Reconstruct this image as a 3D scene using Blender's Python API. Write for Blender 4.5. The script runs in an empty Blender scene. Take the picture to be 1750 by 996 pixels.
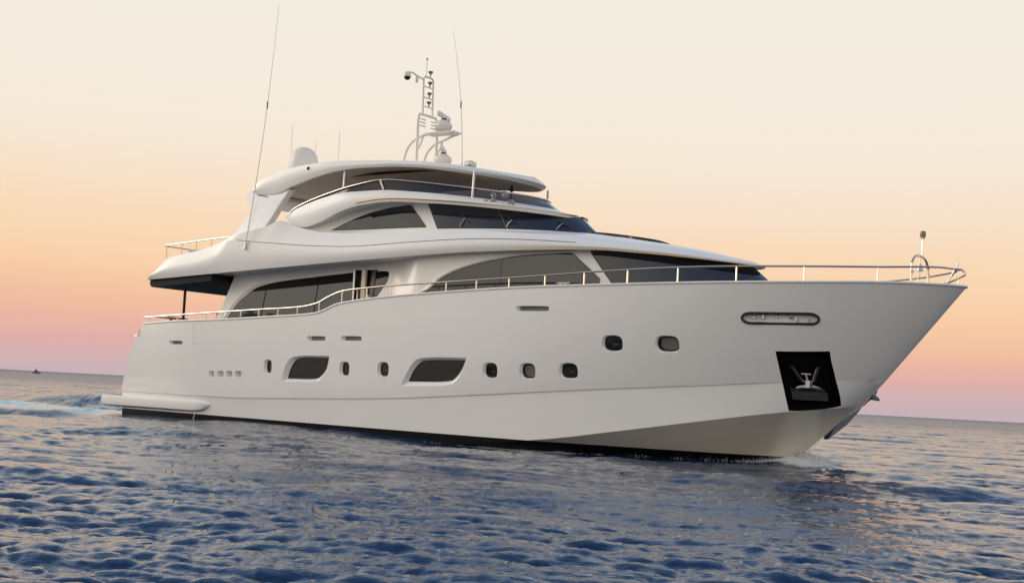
import bpy, bmesh, math, random
import numpy as np
from mathutils import Vector, Matrix
from mathutils.bvhtree import BVHTree
random.seed(7); np.random.seed(7)
S = bpy.context.scene
COL = S.collection
R = math.radians
# ------------------------------------------------------------ camera
HEAD = R(36.05); ROLL = R(3.01); PITCH = R(4.333); EYE = Vector((39.45, -34.58, 1.34))
SEA = -0.13
r0 = Vector((math.cos(HEAD), math.sin(HEAD), 0)); f0 = Vector((-math.sin(HEAD), math.cos(HEAD), 0)); up = Vector((0, 0, 1))
F = math.cos(PITCH)*f0 + math.sin(PITCH)*up; U0 = -math.sin(PITCH)*f0 + math.cos(PITCH)*up
Rv = math.cos(ROLL)*r0 + math.sin(ROLL)*U0; Uv = -math.sin(ROLL)*r0 + math.cos(ROLL)*U0
cd = bpy.data.cameras.new('camera'); cam = bpy.data.objects.new('camera', cd); COL.objects.link(cam)
m = Matrix((( Rv.x, Uv.x, -F.x), (Rv.y, Uv.y, -F.y), (Rv.z, Uv.z, -F.z))).to_4x4(); m.translation = EYE
cam.matrix_world = m
cd.sensor_width = 36; cd.lens = 2350/1750*36; cd.clip_start = .1; cd.clip_end = 60000
S.camera = cam
# ------------------------------------------------------------ sky: dusk, rose and apricot low down, blue overhead
def s2l(r, g, b):
    f = lambda c: (c/255/12.92 if c/255 <= .04045 else ((c/255+.055)/1.055)**2.4)
    return (f(r), f(g), f(b), 1)
W = bpy.data.worlds.new('World'); S.world = W; W.use_nodes = True
nt = W.node_tree; N = nt.nodes; L = nt.links
bg = N['Background']; bg.inputs[1].default_value = 1.0
tc = N.new('ShaderNodeTexCoord'); sp = N.new('ShaderNodeSeparateXYZ'); L.new(tc.outputs['Generated'], sp.inputs[0])
asn = N.new('ShaderNodeMath'); asn.operation = 'ARCSINE'; L.new(sp.outputs[2], asn.inputs[0])
nz = N.new('ShaderNodeTexNoise'); nz.inputs['Scale'].default_value = 2.2; nz.inputs['Detail'].default_value = 2
mp = N.new('ShaderNodeMapping'); mp.inputs['Scale'].default_value = (1, 1, 7); L.new(tc.outputs['Generated'], mp.inputs[0]); L.new(mp.outputs[0], nz.inputs['Vector'])
wob = N.new('ShaderNodeMath'); wob.operation = 'MULTIPLY_ADD'; L.new(nz.outputs[0], wob.inputs[0]); wob.inputs[1].default_value = .03; wob.inputs[2].default_value = -.015
ad = N.new('ShaderNodeMath'); ad.operation = 'ADD'; L.new(asn.outputs[0], ad.inputs[0]); L.new(wob.outputs[0], ad.inputs[1])
mr = N.new('ShaderNodeMapRange'); mr.inputs[1].default_value = 0; mr.inputs[2].default_value = R(90); L.new(ad.outputs[0], mr.inputs[0])
SKY = [(0,(198,178,184)),(0.8,(210,178,179)),(1.4,(224,175,169)),(2.3,(238,185,162)),(3.4,(245,198,162)),(4.6,(249,209,171)),(6,(249,217,183)),(7.6,(248,225,199)),(9.5,(246,231,212)),(12.5,(245,236,223)),(16.5,(243,236,225)),(18.5,(228,230,231)),(21,(198,212,230)),(25,(170,194,222)),(33,(146,174,212)),(48,(126,152,196)),(65,(114,138,184)),(90,(108,132,176))]
SKY2 = [(0,(222,210,196)),(3,(258,244,224)),(8,(272,262,244)),(14,(272,264,248)),(22,(256,248,234)),(32,(218,219,220)),(50,(160,174,198)),(90,(108,132,176))]
cr = N.new('ShaderNodeValToRGB'); L.new(mr.outputs[0], cr.inputs[0])
cr2 = N.new('ShaderNodeValToRGB'); L.new(mr.outputs[0], cr2.inputs[0])
for ramp, tab in ((cr, SKY), (cr2, SKY2)):
    el = ramp.color_ramp.elements
    while len(el) > 1: el.remove(el[-1])
    for i, (a, c) in enumerate(tab):
        e = el[0] if i == 0 else el.new(a/90)
        e.position = a/90; e.color = s2l(*c)
# the colour sits on the far side of the sky; the side behind the viewer is paler and cooler
dt = N.new('ShaderNodeVectorMath'); dt.operation = 'DOT_PRODUCT'; L.new(tc.outputs['Generated'], dt.inputs[0]); dt.inputs[1].default_value = tuple(f0)
m2 = N.new('ShaderNodeMapRange'); m2.interpolation_type = 'SMOOTHSTEP'; L.new(dt.outputs['Value'], m2.inputs[0]); m2.inputs[1].default_value = -.35; m2.inputs[2].default_value = .75
mx = N.new('ShaderNodeMix'); mx.data_type = 'RGBA'; L.new(m2.outputs[0], mx.inputs['Factor']); L.new(cr2.outputs[0], mx.inputs['A']); L.new(cr.outputs[0], mx.inputs['B'])
L.new(mx.outputs['Result'], bg.inputs[0])
# ------------------------------------------------------------ soft low sun behind the viewer's left shoulder
sd = bpy.data.lights.new('sun', 'SUN'); sd.energy = 1.6; sd.angle = R(34); sd.color = (1, .87, .72)
sun = bpy.data.objects.new('sun', sd); COL.objects.link(sun)
to_sun = Vector((-.92, -.33, .34)).normalized(); sun.rotation_euler = to_sun.to_track_quat('Z', 'Y').to_euler()
S.view_settings.view_transform = 'Standard'; S.view_settings.look = 'None'; S.view_settings.exposure = 0; S.view_settings.gamma = 1
S.render.resolution_x = 1024; S.render.resolution_y = 582

def lerp_tab(tab, x):
    """monotone smooth interpolation through (x, z) knots (Fritsch-Carlson)"""
    n=len(tab)
    if x<=tab[0][0]: return tab[0][1]
    if x>=tab[-1][0]: return tab[-1][1]
    d=[(tab[i+1][1]-tab[i][1])/(tab[i+1][0]-tab[i][0]) for i in range(n-1)]
    i=0
    while x>tab[i+1][0]: i+=1
    def m(k):
        if k==0: return d[0]
        if k==n-1: return d[-1]
        if d[k-1]*d[k]<=0: return 0.
        h0=tab[k][0]-tab[k-1][0]; h1=tab[k+1][0]-tab[k][0]
        w1=2*h1+h0; w2=h1+2*h0
        return (w1+w2)/(w1/d[k-1]+w2/d[k])
    h=tab[i+1][0]-tab[i][0]; t=(x-tab[i][0])/h
    return ((2*t**3-3*t*t+1)*tab[i][1]+(t**3-2*t*t+t)*h*m(i)
            +(-2*t**3+3*t*t)*tab[i+1][1]+(t**3-t*t)*h*m(i+1))
class Line:
    """one long fore-and-aft line of a skin: half breadth and height against x"""
    def __init__(s, xa, xn, B, x0, p, q, z, aft=None):
        s.xa,s.xn,s.B,s.x0,s.p,s.q,s.zt,s.aft=xa,xn,B,x0,p,q,z,aft
    def b(s,x):
        t=min(1.,max(0.,(x-s.x0)/(s.xn-s.x0)))
        v=s.B*(1-t**s.p)**s.q
        if s.aft: v*=lerp_tab(s.aft,x)
        return v
    def z(s,x): return lerp_tab(s.zt,x)
    def at(s,u):
        x=s.xa+(s.xn-s.xa)*u
        return (x,-s.b(x),s.z(x))
# ---- hull
SH=Line(.93,28.41,3.45,12,3.2,.68,[(.93,3.17),(2.67,3.27),(5.03,3.35),(7.2,3.46),(9.27,3.59),(9.65,3.70),(10.12,3.87),(10.72,3.96),(12,4.09),(14.15,4.23),(17.2,4.38),(20,4.46),(22.4,4.53),(25.2,4.60),(27.3,4.66),(28.41,4.67)],[(.9,.97),(4,1),(30,1)])
MD=Line(.28,27.33,3.44,11,3.1,.64,[(.28,2.0),(10,2.15),(15,2.5),(20,2.95),(25,3.3),(27.3,3.38)],[(.2,.97),(4,1),(30,1)])
KN=Line(-.1,26.35,3.38,10,2.9,.60,[(-.1,.8),(5.3,.81),(8.4,.91),(12.3,1.08),(15.3,1.30),(19,1.61),(22.2,1.87),(24,2.03),(26.35,2.22)],[(-.1,.965),(4,1),(30,1)])
CH=Line(-.12,25.62,3.30,9.5,2.7,.46,[(-.12,-.3),(10,-.3),(15,-.1),(17.93,.21),(19.93,.53),(22.06,.9),(24,1.24),(25.62,1.5)],[(-.1,.95),(4,.965),(14,.99),(18,1),(30,1)])
KL=Line(-.12,25.62,0,9.5,2.7,.62,[(-.12,-.9),(12,-1.5),(19,-1.5),(22,-1.1),(24,.1),(24.62,.60),(25.17,1.09),(25.62,1.5)])
HULL=[SH,MD,KN,CH,KL]
# ---- upper body (sweeping band and coach roof)
L0=Line(.91,22.78,3.3,12,2.6,.62,[(.91,4.71),(5,4.94),(10.5,5.23),(15.4,5.44),(18.8,5.49),(20.2,5.42),(21.6,5.32),(22.78,5.23)])
L1=Line(1.3,22.76,3.32,12,2.6,.62,[(1.3,5.0),(2,5.25),(3.5,5.45),(4.3,5.65),(5.0,6.0),(6.3,5.91),(8.7,5.74),(10.4,5.68),(13.2,5.77),(15.2,5.81),(16.5,5.78),(18,5.71),(20.2,5.56),(22,5.37),(22.76,5.29)])
L2=Line(1.85,22.6,3.2,11,2.6,.62,[(1.85,5.48),(2.6,5.59),(3.3,5.68),(4,5.82),(4.6,5.99),(5,6.15),(5.9,6.33),(6.6,6.46),(7.07,6.62),(7.5,6.49),(8.1,6.34),(9.1,6.18),(11.1,6.11),(12.5,6.11),(14,6.14),(16,6.04),(18,5.9),(20,5.7),(22,5.42),(22.6,5.34)],[(1.8,1.02),(5,1.02),(8,.97),(12,.96),(30,.96)])
LC=Line(1.9,22.4,0,11,2,.6,[(1.9,5.3),(9,5.3),(12,6.3),(17,6.28),(19.5,5.97),(21,5.72),(22.4,5.4)])
# ---- lower house
W0=Line(3.3,23.4,2.86,14,2.3,.6,[(3,2.4),(9.5,2.4),(10.5,3.8),(14,4.05),(19,4.3),(23.75,4.5)],[(3,.91),(11.6,.91),(12.9,1),(30,1)])
W1=Line(4.4,22.4,2.88,13.5,2.3,.6,[(4.4,5.0),(10.5,5.3),(15.4,5.5),(18.8,5.52),(22.4,5.30)],[(3,.84),(11.6,.84),(12.9,1),(30,1)])
# ---- wheelhouse
V0=Line(7.3,17.45,2.42,11.8,2.2,.55,[(7.3,6.3),(9,6.1),(17.2,6.15)],[(7.3,1.17),(8.3,1.1),(9.6,1.0),(30,1)])
V1=Line(7.3,16.62,2.26,11.2,2.2,.55,[(7.3,6.6),(8.5,6.9),(9.5,7.05),(11,7.18),(12.5,7.15),(16.1,6.86)],[(7.3,1.17),(8.3,1.12),(9.6,1.03),(11,1),(30,1)])
# ---- flybridge coaming
C0=Line(7.05,16.66,2.85,11,2.2,.55,[(7.05,6.76),(7.39,6.49),(7.92,6.42),(8.56,6.55),(9.43,6.86),(10.41,7.07),(11.37,7.13),(13,7.05),(16.55,6.78)])
C1=Line(7.0,15.75,2.75,10.5,2.2,.55,[(7.0,6.82),(7.24,6.97),(8.02,7.23),(8.78,7.39),(9.78,7.5),(11.0,7.5),(12.2,7.42),(15.75,7.10)])
G1=Line(7.05,15.25,2.70,10.5,2.2,.55,[(7.05,6.9),(7.21,7.02),(7.98,7.3),(8.74,7.49),(9.74,7.69),(11.05,7.83),(12.16,7.74),(13.5,7.6),(15.25,7.45)])
# ---- hardtop
HT=Line(4.9,14.9,2.4,11.5,2.6,.5,[(4.6,7.64),(4.87,7.93),(5.27,8.13),(5.95,8.34),(6.5,8.45),(7.5,8.56),(8.4,8.60),(9.4,8.57),(11.8,8.43),(13.2,8.29),(14.2,8.15),(14.9,8.02)])
def quad(a,b,c,t):
    l0=(1-t)*(1-2*t); l1=4*t*(1-t); l2=t*(2*t-1)
    return tuple(l0*p+l1*q+l2*r for p,q,r in zip(a,b,c))
def hull_pt(u,w):
    if w<=1: return quad(SH.at(u),MD.at(u),KN.at(u),w)
    A,B=(KN,CH) if w<=2 else (CH,KL)
    t=w-1 if w<=2 else w-2
    a,b=A.at(u),B.at(u)
    return tuple(p+(q-p)*t for p,q in zip(a,b))
def inv(fn,x,z,w0,w1):
    """half breadth of skin fn at (x,z), searching w for the height and u for the station"""
    def pt(w):
        a,b=-.02,1.02
        for _ in range(40):
            m=(a+b)/2
            if fn(min(1,max(0,m)),w)[0]<x: a=m
            else: b=m
        return fn(min(1,max(0,a)),w)
    a,b=w0,w1
    for _ in range(40):
        m=(a+b)/2
        if pt(m)[2]>z: a=m
        else: b=m
    return pt(a)
def hull_b(x,z): return -inv(hull_pt,x,z,0,3)[1]
def ruled(A,B):
    def f(u,w):
        a,b=A.at(u),B.at(u)
        return tuple(p+(q-p)*w for p,q in zip(a,b))
    return f
def skin_b(top,bot):
    f=ruled(top,bot)
    return lambda x,z: -inv(f,x,z,0,1)[1]
# ------------------------------------------------------------ materials
def mat(name, base, rough=.5, metal=0, coat=0, ior=1.5, spec=None):
    m = bpy.data.materials.new(name); m.use_nodes = True
    p = m.node_tree.nodes['Principled BSDF']
    p.inputs['Base Color'].default_value = (*base, 1); p.inputs['Roughness'].default_value = rough
    p.inputs['Metallic'].default_value = metal; p.inputs['Coat Weight'].default_value = coat; p.inputs['Coat Roughness'].default_value = .06
    p.inputs['IOR'].default_value = ior
    return m
def vary(m, scale=1.5, amt=.04, rough=.06, stretch=(1, 1, 1)):
    """small uneven tone and gloss, as on real gelcoat, rubber or cloth"""
    nt = m.node_tree; p = nt.nodes['Principled BSDF']
    tc = nt.nodes.new('ShaderNodeTexCoord'); mp = nt.nodes.new('ShaderNodeMapping'); mp.inputs['Scale'].default_value = stretch
    nz = nt.nodes.new('ShaderNodeTexNoise'); nz.inputs['Scale'].default_value = scale; nz.inputs['Detail'].default_value = 5
    nt.links.new(tc.outputs['Object'], mp.inputs[0]); nt.links.new(mp.outputs[0], nz.inputs['Vector'])
    b = p.inputs['Base Color'].default_value[:3]
    mx = nt.nodes.new('ShaderNodeMix'); mx.data_type = 'RGBA'
    mx.inputs['A'].default_value = (*[max(0, c*(1-amt)) for c in b], 1); mx.inputs['B'].default_value = (*[min(1, c*(1+amt)) for c in b], 1)
    nt.links.new(nz.outputs[0], mx.inputs['Factor']); nt.links.new(mx.outputs['Result'], p.inputs['Base Color'])
    r = p.inputs['Roughness'].default_value
    mr = nt.nodes.new('ShaderNodeMapRange'); mr.inputs[3].default_value = max(.02, r-rough); mr.inputs[4].default_value = r+rough
    nt.links.new(nz.outputs[0], mr.inputs[0]); nt.links.new(mr.outputs[0], p.inputs['Roughness'])
    return m
WHITE = vary(mat('white_gelcoat', (.86, .845, .815), .34, coat=.25), .8, .025, .05)
CREAM = vary(mat('cream_gelcoat', (.66, .60, .50), .35), 1.2, .03)
TAN = mat('warm_reflection_tan', (.66, .50, .27), .4)  # warm light reflected off the brow edges, put into a colour
BLACK = vary(mat('black_rubber', (.012, .012, .013), .45), 3, .2)
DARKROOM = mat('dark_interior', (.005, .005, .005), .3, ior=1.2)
STEEL = mat('polished_steel', (.74, .64, .54), .2, 1)
DARKSTEEL = mat('weathered_steel', (.10, .10, .11), .5, 1)
DULLSTEEL = mat('brushed_steel', (.50, .50, .51), .36, 1)
GLASS = mat('tinted_glass', (.006, .008, .012), .015, ior=1.8)
PORTGLASS = mat('port_glass', (.004, .004, .005), .02, ior=1.5)
BLACKGLASS = mat('black_glass_edge', (.004, .004, .005), .25, ior=1.12)
NAVYGLASS = mat('windscreen_glass', (.006, .008, .016), .02, ior=1.75)
SOFFIT = vary(mat('hardtop_lining', (.52, .43, .33), .6), 2, .06)
SATIN = vary(mat('satin_dome_white', (.84, .79, .72), .4), 2, .02)
TEAK = vary(mat('teak', (.30, .18, .09), .6), 3, .2, stretch=(1, 14, 1))
ROPE = vary(mat('black_cover', (.02, .02, .022), .7), 6, .3)
GREY = mat('grey_paint', (.20, .20, .20), .5)
CANVAS = mat('pale_canvas', (.62, .60, .58), .8)
LAMP = mat('nav_lamp', (.25, .2, .15), .25)
BROWN = mat('brown_frame', (.05, .02, .012), .35)
SMOKED = mat('smoked_screen', (.012, .013, .02), .03, ior=1.5); SMOKED.node_tree.nodes['Principled BSDF'].inputs['Alpha'].default_value = .955
# hull: white topsides, black antifouling below the painted boot line, faint fore-and-aft unevenness
HULLM = vary(mat('hull_gelcoat', (.84, .83, .81), .24, coat=.6), .6, .03, .05, (1, 1, 3))
nt = HULLM.node_tree; p = nt.nodes['Principled BSDF']
tc = nt.nodes.new('ShaderNodeTexCoord'); sp = nt.nodes.new('ShaderNodeSeparateXYZ'); nt.links.new(tc.outputs['Object'], sp.inputs[0])
mr = nt.nodes.new('ShaderNodeMapRange'); mr.inputs[1].default_value = 0; mr.inputs[2].default_value = 24; mr.inputs[3].default_value = .205; mr.inputs[4].default_value = .105
nt.links.new(sp.outputs[0], mr.inputs[0])
lt = nt.nodes.new('ShaderNodeMath'); lt.operation = 'LESS_THAN'; nt.links.new(sp.outputs[2], lt.inputs[0]); nt.links.new(mr.outputs[0], lt.inputs[1])
mxc = nt.nodes.new('ShaderNodeMix'); mxc.data_type = 'RGBA'; src = p.inputs['Base Color'].links[0].from_socket
nt.links.new(lt.outputs[0], mxc.inputs['Factor']); nt.links.new(src, mxc.inputs['A']); mxc.inputs['B'].default_value = (.008, .008, .01, 1)
nt.links.new(mxc.outputs['Result'], p.inputs['Base Color'])
cw = nt.nodes.new('ShaderNodeMath'); cw.operation = 'MULTIPLY_ADD'; nt.links.new(lt.outputs[0], cw.inputs[0]); cw.inputs[1].default_value = -.5; cw.inputs[2].default_value = .5; nt.links.new(cw.outputs[0], p.inputs['Coat Weight'])
sw = nt.nodes.new('ShaderNodeMath'); sw.operation = 'MULTIPLY_ADD'; nt.links.new(lt.outputs[0], sw.inputs[0]); sw.inputs[1].default_value = -.42; sw.inputs[2].default_value = .5; nt.links.new(sw.outputs[0], p.inputs['Specular IOR Level'])
nzb = nt.nodes.new('ShaderNodeTexNoise'); nzb.inputs['Scale'].default_value = 1.1; nzb.inputs['Detail'].default_value = 1
bmp = nt.nodes.new('ShaderNodeBump'); bmp.inputs['Strength'].default_value = .05; bmp.inputs['Distance'].default_value = .02
nt.links.new(tc.outputs['Object'], nzb.inputs['Vector']); nt.links.new(nzb.outputs[0], bmp.inputs['Height']); nt.links.new(bmp.outputs[0], p.inputs['Normal'])
BOTTOMM = HULLM.copy(); BOTTOMM.name = 'bottom_warm_glow'  # hull paint with warm reflected light put into its colour as cream
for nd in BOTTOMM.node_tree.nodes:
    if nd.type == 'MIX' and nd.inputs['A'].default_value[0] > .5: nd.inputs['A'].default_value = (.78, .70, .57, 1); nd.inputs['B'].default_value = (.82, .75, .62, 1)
# ------------------------------------------------------------ mesh helpers
class MB:
    def __init__(s): s.v = []; s.f = []; s.mi = []
    def add(s, vs, fs, mi=0):
        o = len(s.v); s.v += [tuple(v) for v in vs]; s.f += [tuple(i+o for i in f) for f in fs]; s.mi += [mi]*len(fs); return s
    def tube(s, pts, r, n=8, closed=False, cap=True, mi=0):
        P = [Vector(p) for p in pts]; k = len(P); rs = r if isinstance(r, (list, tuple)) else [r]*k
        vs = []; prev = None
        for i in range(k):
            a = P[(i-1) % k] if (closed or i > 0) else P[i]; b = P[(i+1) % k] if (closed or i < k-1) else P[i]
            t = (b-a).normalized()
            if prev is None:
                q = Vector((0, 0, 1)) if abs(t.z) < .9 else Vector((1, 0, 0))
                u = t.cross(q).normalized()
            else:
                u = (prev - t*prev.dot(t)).normalized()
            prev = u; w = t.cross(u)
            for j in range(n):
                a_ = 2*math.pi*j/n; vs.append(P[i] + rs[i]*(math.cos(a_)*u + math.sin(a_)*w))
        fs = []
        for i in range(k if closed else k-1):
            for j in range(n):
                fs.append((i*n+j, i*n+(j+1) % n, ((i+1) % k)*n+(j+1) % n, ((i+1) % k)*n+j))
        if cap and not closed: fs += [tuple(range(n-1, -1, -1)), tuple((k-1)*n+j for j in range(n))]
        return s.add(vs, fs, mi)
    def lathe(s, prof, o=(0, 0, 0), axis=(0, 0, 1), n=20, mi=0):
        ax = Vector(axis).normalized(); q = Vector((1, 0, 0)) if abs(ax.x) < .9 else Vector((0, 1, 0))
        u = ax.cross(q).normalized(); w = ax.cross(u); o = Vector(o); vs = []
        for (r, h) in prof:
            for j in range(n):
                a = 2*math.pi*j/n; vs.append(o + ax*h + max(r, 1e-4)*(math.cos(a)*u + math.sin(a)*w))
        fs = [(i*n+j, i*n+(j+1) % n, (i+1)*n+(j+1) % n, (i+1)*n+j) for i in range(len(prof)-1) for j in range(n)]
        fs += [tuple(range(n-1, -1, -1)), tuple((len(prof)-1)*n+j for j in range(n))]
        return s.add(vs, fs, mi)
    def box(s, c, d, rot=None, mi=0, taper=1.0):
        c = Vector(c); vs = []
        for z in (-1, 1):
            for (x, y) in ((-1, -1), (1, -1), (1, 1), (-1, 1)):
                k = taper if z > 0 else 1
                v = Vector((x*d[0]/2*k, y*d[1]/2*k, z*d[2]/2))
                if rot is not None: v = rot @ v
                vs.append(c+v)
        return s.add(vs, [(3, 2, 1, 0), (4, 5, 6, 7), (0, 1, 5, 4), (1, 2, 6, 5), (2, 3, 7, 6), (3, 0, 4, 7)], mi)
    def prism(s, a, b, mi=0):
        """solid between two matching outlines"""
        n = len(a)
        return s.add(list(a)+list(b), [tuple(range(n-1, -1, -1)), tuple(range(n, 2*n))] + [(i, (i+1) % n, n+(i+1) % n, n+i) for i in range(n)], mi)
    def build(s, name, mats, parent=None, sharp=30, bevel=0):
        me = bpy.data.meshes.new(name); me.from_pydata(s.v, [], s.f)
        for m in (mats if isinstance(mats, (list, tuple)) else [mats]): me.materials.append(m)
        me.polygons.foreach_set('material_index', s.mi)
        bm = bmesh.new(); bm.from_mesh(me)
        bmesh.ops.remove_doubles(bm, verts=bm.verts, dist=1e-4)
        bmesh.ops.dissolve_degenerate(bm, edges=bm.edges, dist=1e-5)
        bmesh.ops.recalc_face_normals(bm, faces=bm.faces)
        bm.to_mesh(me); bm.free()
        me.polygons.foreach_set('use_smooth', [True]*len(me.polygons)); me.set_sharp_from_angle(angle=R(sharp)); me.update()
        o = bpy.data.objects.new(name, me); COL.objects.link(o)
        if parent: o.parent = parent
        if bevel:
            b = o.modifiers.new('edge', 'BEVEL'); b.width = bevel; b.segments = 2; b.limit_method = 'ANGLE'; b.angle_limit = R(40); b.harden_normals = True
        return o
def tag(o, label=None, cat=None, group=None, kind=None):
    for k, v in (('label', label), ('category', cat), ('group', group), ('kind', kind)):
        if v: o[k] = v
    return o
def empty(name, loc):
    e = bpy.data.objects.new(name, None); COL.objects.link(e); e.location = loc; e.empty_display_size = .5; return e
def smooth(pts, it=2, closed=True):
    """corner cutting"""
    for _ in range(it):
        q = []; n = len(pts)
        rng = range(n if closed else n-1)
        if not closed: q.append(pts[0])
        for i in rng:
            a, b = pts[i], pts[(i+1) % n]
            q.append(tuple(.75*x+.25*y for x, y in zip(a, b))); q.append(tuple(.25*x+.75*y for x, y in zip(a, b)))
        if not closed: q.append(pts[-1])
        pts = q
    return pts
def spline(pts, n=8):
    """Catmull-Rom through the points"""
    P = [Vector(p) for p in pts]; P = [P[0]*2-P[1]] + P + [P[-1]*2-P[-2]]; out = []
    for i in range(1, len(P)-2):
        for k in range(n):
            t = k/n; a, b, c, d = P[i-1:i+3]
            out.append(.5*((2*b)+(c-a)*t+(2*a-5*b+4*c-d)*t*t+(3*b-a-3*c+d)*t**3))
    out.append(P[-2]); return out
def loft(name, fns, nu, mats, parent, sharp=28, mis=None, solid=True, link=True, us=None):
    """port-and-starboard solid: fns are rings from the centreline round the outside and back to the centreline"""
    us = us or [i/nu for i in range(nu+1)]
    nu = len(us)-1
    rows = [[f(u) for u in us] for f in fns]
    mb = MB(); K = len(rows)
    vs = []
    for sg in (1, -1):
        for r in rows: vs += [(x, y*sg, z) for (x, y, z) in r]
    idx = lambda sg, k, i: (0 if sg > 0 else K*(nu+1)) + k*(nu+1)+i
    fs = []; mi = []
    for sg in (1, -1):
        for k in range(K-1):
            for i in range(nu):
                fs.append((idx(sg, k, i), idx(sg, k, i+1), idx(sg, k+1, i+1), idx(sg, k+1, i))); mi.append(mis[k] if mis else 0)
    o = len(mb.v); mb.v = vs; mb.f = fs; mb.mi = mi
    if solid:
        ring = [idx(1, k, 0) for k in range(K)] + [idx(-1, k, 0) for k in range(K-1, -1, -1)]
        for k in range(K-1): mb.f.append((idx(1, k, 0), idx(1, k+1, 0), idx(-1, k+1, 0), idx(-1, k, 0))); mb.mi.append(0)
    return mb.build(name, mats, parent, sharp)
def bvh_of(o):
    me = o.data; return BVHTree.FromPolygons([v.co.copy() for v in me.vertices], [tuple(p.vertices) for p in me.polygons])
def on(b, x, z, side=-1):
    """point and outward normal of a skin at station x and height z"""
    h = b.ray_cast(Vector((x, side*12, z)), Vector((0, -side, 0)))
    if h[0] is None:
        h = b.find_nearest(Vector((x, side*2.5, z)))
        n = h[1]; n = n if n.y*side > 0 else -n
        return h[0], n
    n = h[1]; n = n if n.y*side > 0 else -n
    return h[0], n
yacht = empty('motor_yacht', (0, 0, 0))
tag(yacht, 'large white three-deck motor yacht under way on the sea, bow to the right', 'yacht')
# ------------------------------------------------------------ hull
def off(L, d, zt=None, xn=None):
    def f(u):
        x, y, z = L.at(u)
        if zt is not None: z = lerp_tab(zt, x)
        return (x, min(0, y+d), z)
    return f
DECKZ = [(.93, 3.17), (1.3, 2.9), (1.6, 2.45), (9.6, 2.45), (10.4, 3.7), (12, 3.95), (17.2, 4.28), (24, 4.48), (28.41, 4.62)]
us = [1-(1-i/230)**1.25 for i in range(231)]
def hw(w): return lambda u: hull_pt(u, w)
def knstep(u):
    x, y, z = KN.at(u); k = min(1, max(.05, (24.9-x)/1.2)); return (x, min(0, y+.035*k*min(1, -y*2)), z-.012*k)
def below(t):
    def f(u):
        a = knstep(u); b = CH.at(u); return tuple(p+(q-p)*t for p, q in zip(a, b))
    return f
rings = [hw(3-i/8) for i in range(9)] + [below(1-i/8) for i in range(1, 9)] + [hw(1-i/16) for i in range(17)]
rings += [off(SH, .16), off(SH, .17, DECKZ), lambda u: (SH.at(u)[0], 0, lerp_tab(DECKZ, SH.at(u)[0])+(.06 if u > .4 else 0))]
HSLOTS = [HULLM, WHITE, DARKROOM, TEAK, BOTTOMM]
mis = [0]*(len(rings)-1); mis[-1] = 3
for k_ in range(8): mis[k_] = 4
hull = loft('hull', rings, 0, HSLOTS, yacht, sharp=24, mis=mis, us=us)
hb = bvh_of(hull)
def hpt(x, z): return on(hb, x, z)
# openings: matching outlines (outer lip, inner) in ship (x, z)
W1g = [(8.117, 1.524), (8.183, 1.767), (8.349, 2.03), (8.572, 2.185), (9.854, 2.199), (9.775, 1.872), (9.514, 1.61), (9.266, 1.536)]
W1o = [(7.93, 1.417), (7.959, 1.65), (8.093, 2.0), (8.38, 2.25), (9.95, 2.274), (9.87, 1.85), (9.639, 1.56), (9.446, 1.434)]
W2g = [(13.107, 1.613), (13.25, 1.90), (13.482, 2.15), (13.706, 2.244), (15.153, 2.276), (15.033, 2.0), (14.837, 1.778), (14.619, 1.65)]
W2o = [(12.864, 1.466), (13.00, 1.732), (13.245, 2.12), (13.526, 2.335), (15.27, 2.362), (15.157, 2.0), (14.93, 1.68), (14.619, 1.525)]
def round_rect(x0, x1, z0, z1, n=2.8, shear=0, k=28):
    cx, cz, a, b = (x0+x1)/2, (z0+z1)/2, (x1-x0)/2, (z1-z0)/2; out = []
    for i in range(k):
        t = 2*math.pi*i/k; c, s_ = math.cos(t), math.sin(t)
        px = math.copysign(abs(c)**(2/n), c); pz = math.copysign(abs(s_)**(2/n), s_)
        out.append((cx+a*px+shear*b*pz, cz+b*pz))
    return out
def soft(o): # keep the two pointed corners (index 0 and 4), round the rest
    o2 = o+[o[0]]
    a = smooth(o2[0:5], 2, False); b = smooth(o2[4:9], 2, False)
    return a[:-1]+b[:-1]
openings = []
openings.append(dict(kind='hull_window', o=soft(W1o), i=soft(W1g), d=.11))
openings.append(dict(kind='hull_window', o=soft(W2o), i=soft(W2g), d=.11))
PORTS = [(7.286, 1.87, .29), (10.606, 1.898, .345), (12.166, 1.929, .385), (16.098, 2.023, .435), (17.339, 2.05, .45), (18.624, 2.097, .51), (19.952, 2.882, .54), (21.493, 2.912, .59)]
for (x, z, w) in PORTS:
    openings.append(dict(kind='porthole', o=round_rect(x-w/2-.05, x+w/2+.02, z-.235, z+.225, 3.0), i=round_rect(x-w/2+.01, x+w/2, z-.19, z+.19, 3.0), d=.13, x=x))
for (x0, x1, z, h) in [(2.42, 3.13, 2.55, .06), (8.96, 9.74, 2.806, .07), (10.4, 11.24, 2.833, .07), (16.92, 18.0, 3.79, .07)]:
    openings.append(dict(kind='slot', o=round_rect(x0, x1, z-h, z+h, 6), i=round_rect(x0+.05, x1, z-h, z+h, 6), d=.16))
for (x0, x1, z) in [(4.525, 4.781, 1.54), (4.922, 5.231, 1.553), (5.343, 5.648, 1.567), (5.759, 6.088, 1.58)]:
    openings.append(dict(kind='slot', o=round_rect(x0, x1, z-.105, z+.105, 5), i=round_rect(x0+.03, x1-.02, z-.09, z+.09, 5), d=.12))
def stadium(x0, x1, z0, z1, tilt, k=10):
    r = (z1-z0)/2; cz = (z0+z1)/2; out = []
    for (cx, a0) in ((x1-r*1.6, -90), (x0+r*1.6, 90)):
        for j in range(k+1):
            t = R(a0+180*j/k); out.append((cx+r*1.6*math.cos(t), cz+r*math.sin(t)+tilt*(cx-(x0+x1)/2)))
    return out
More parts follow.
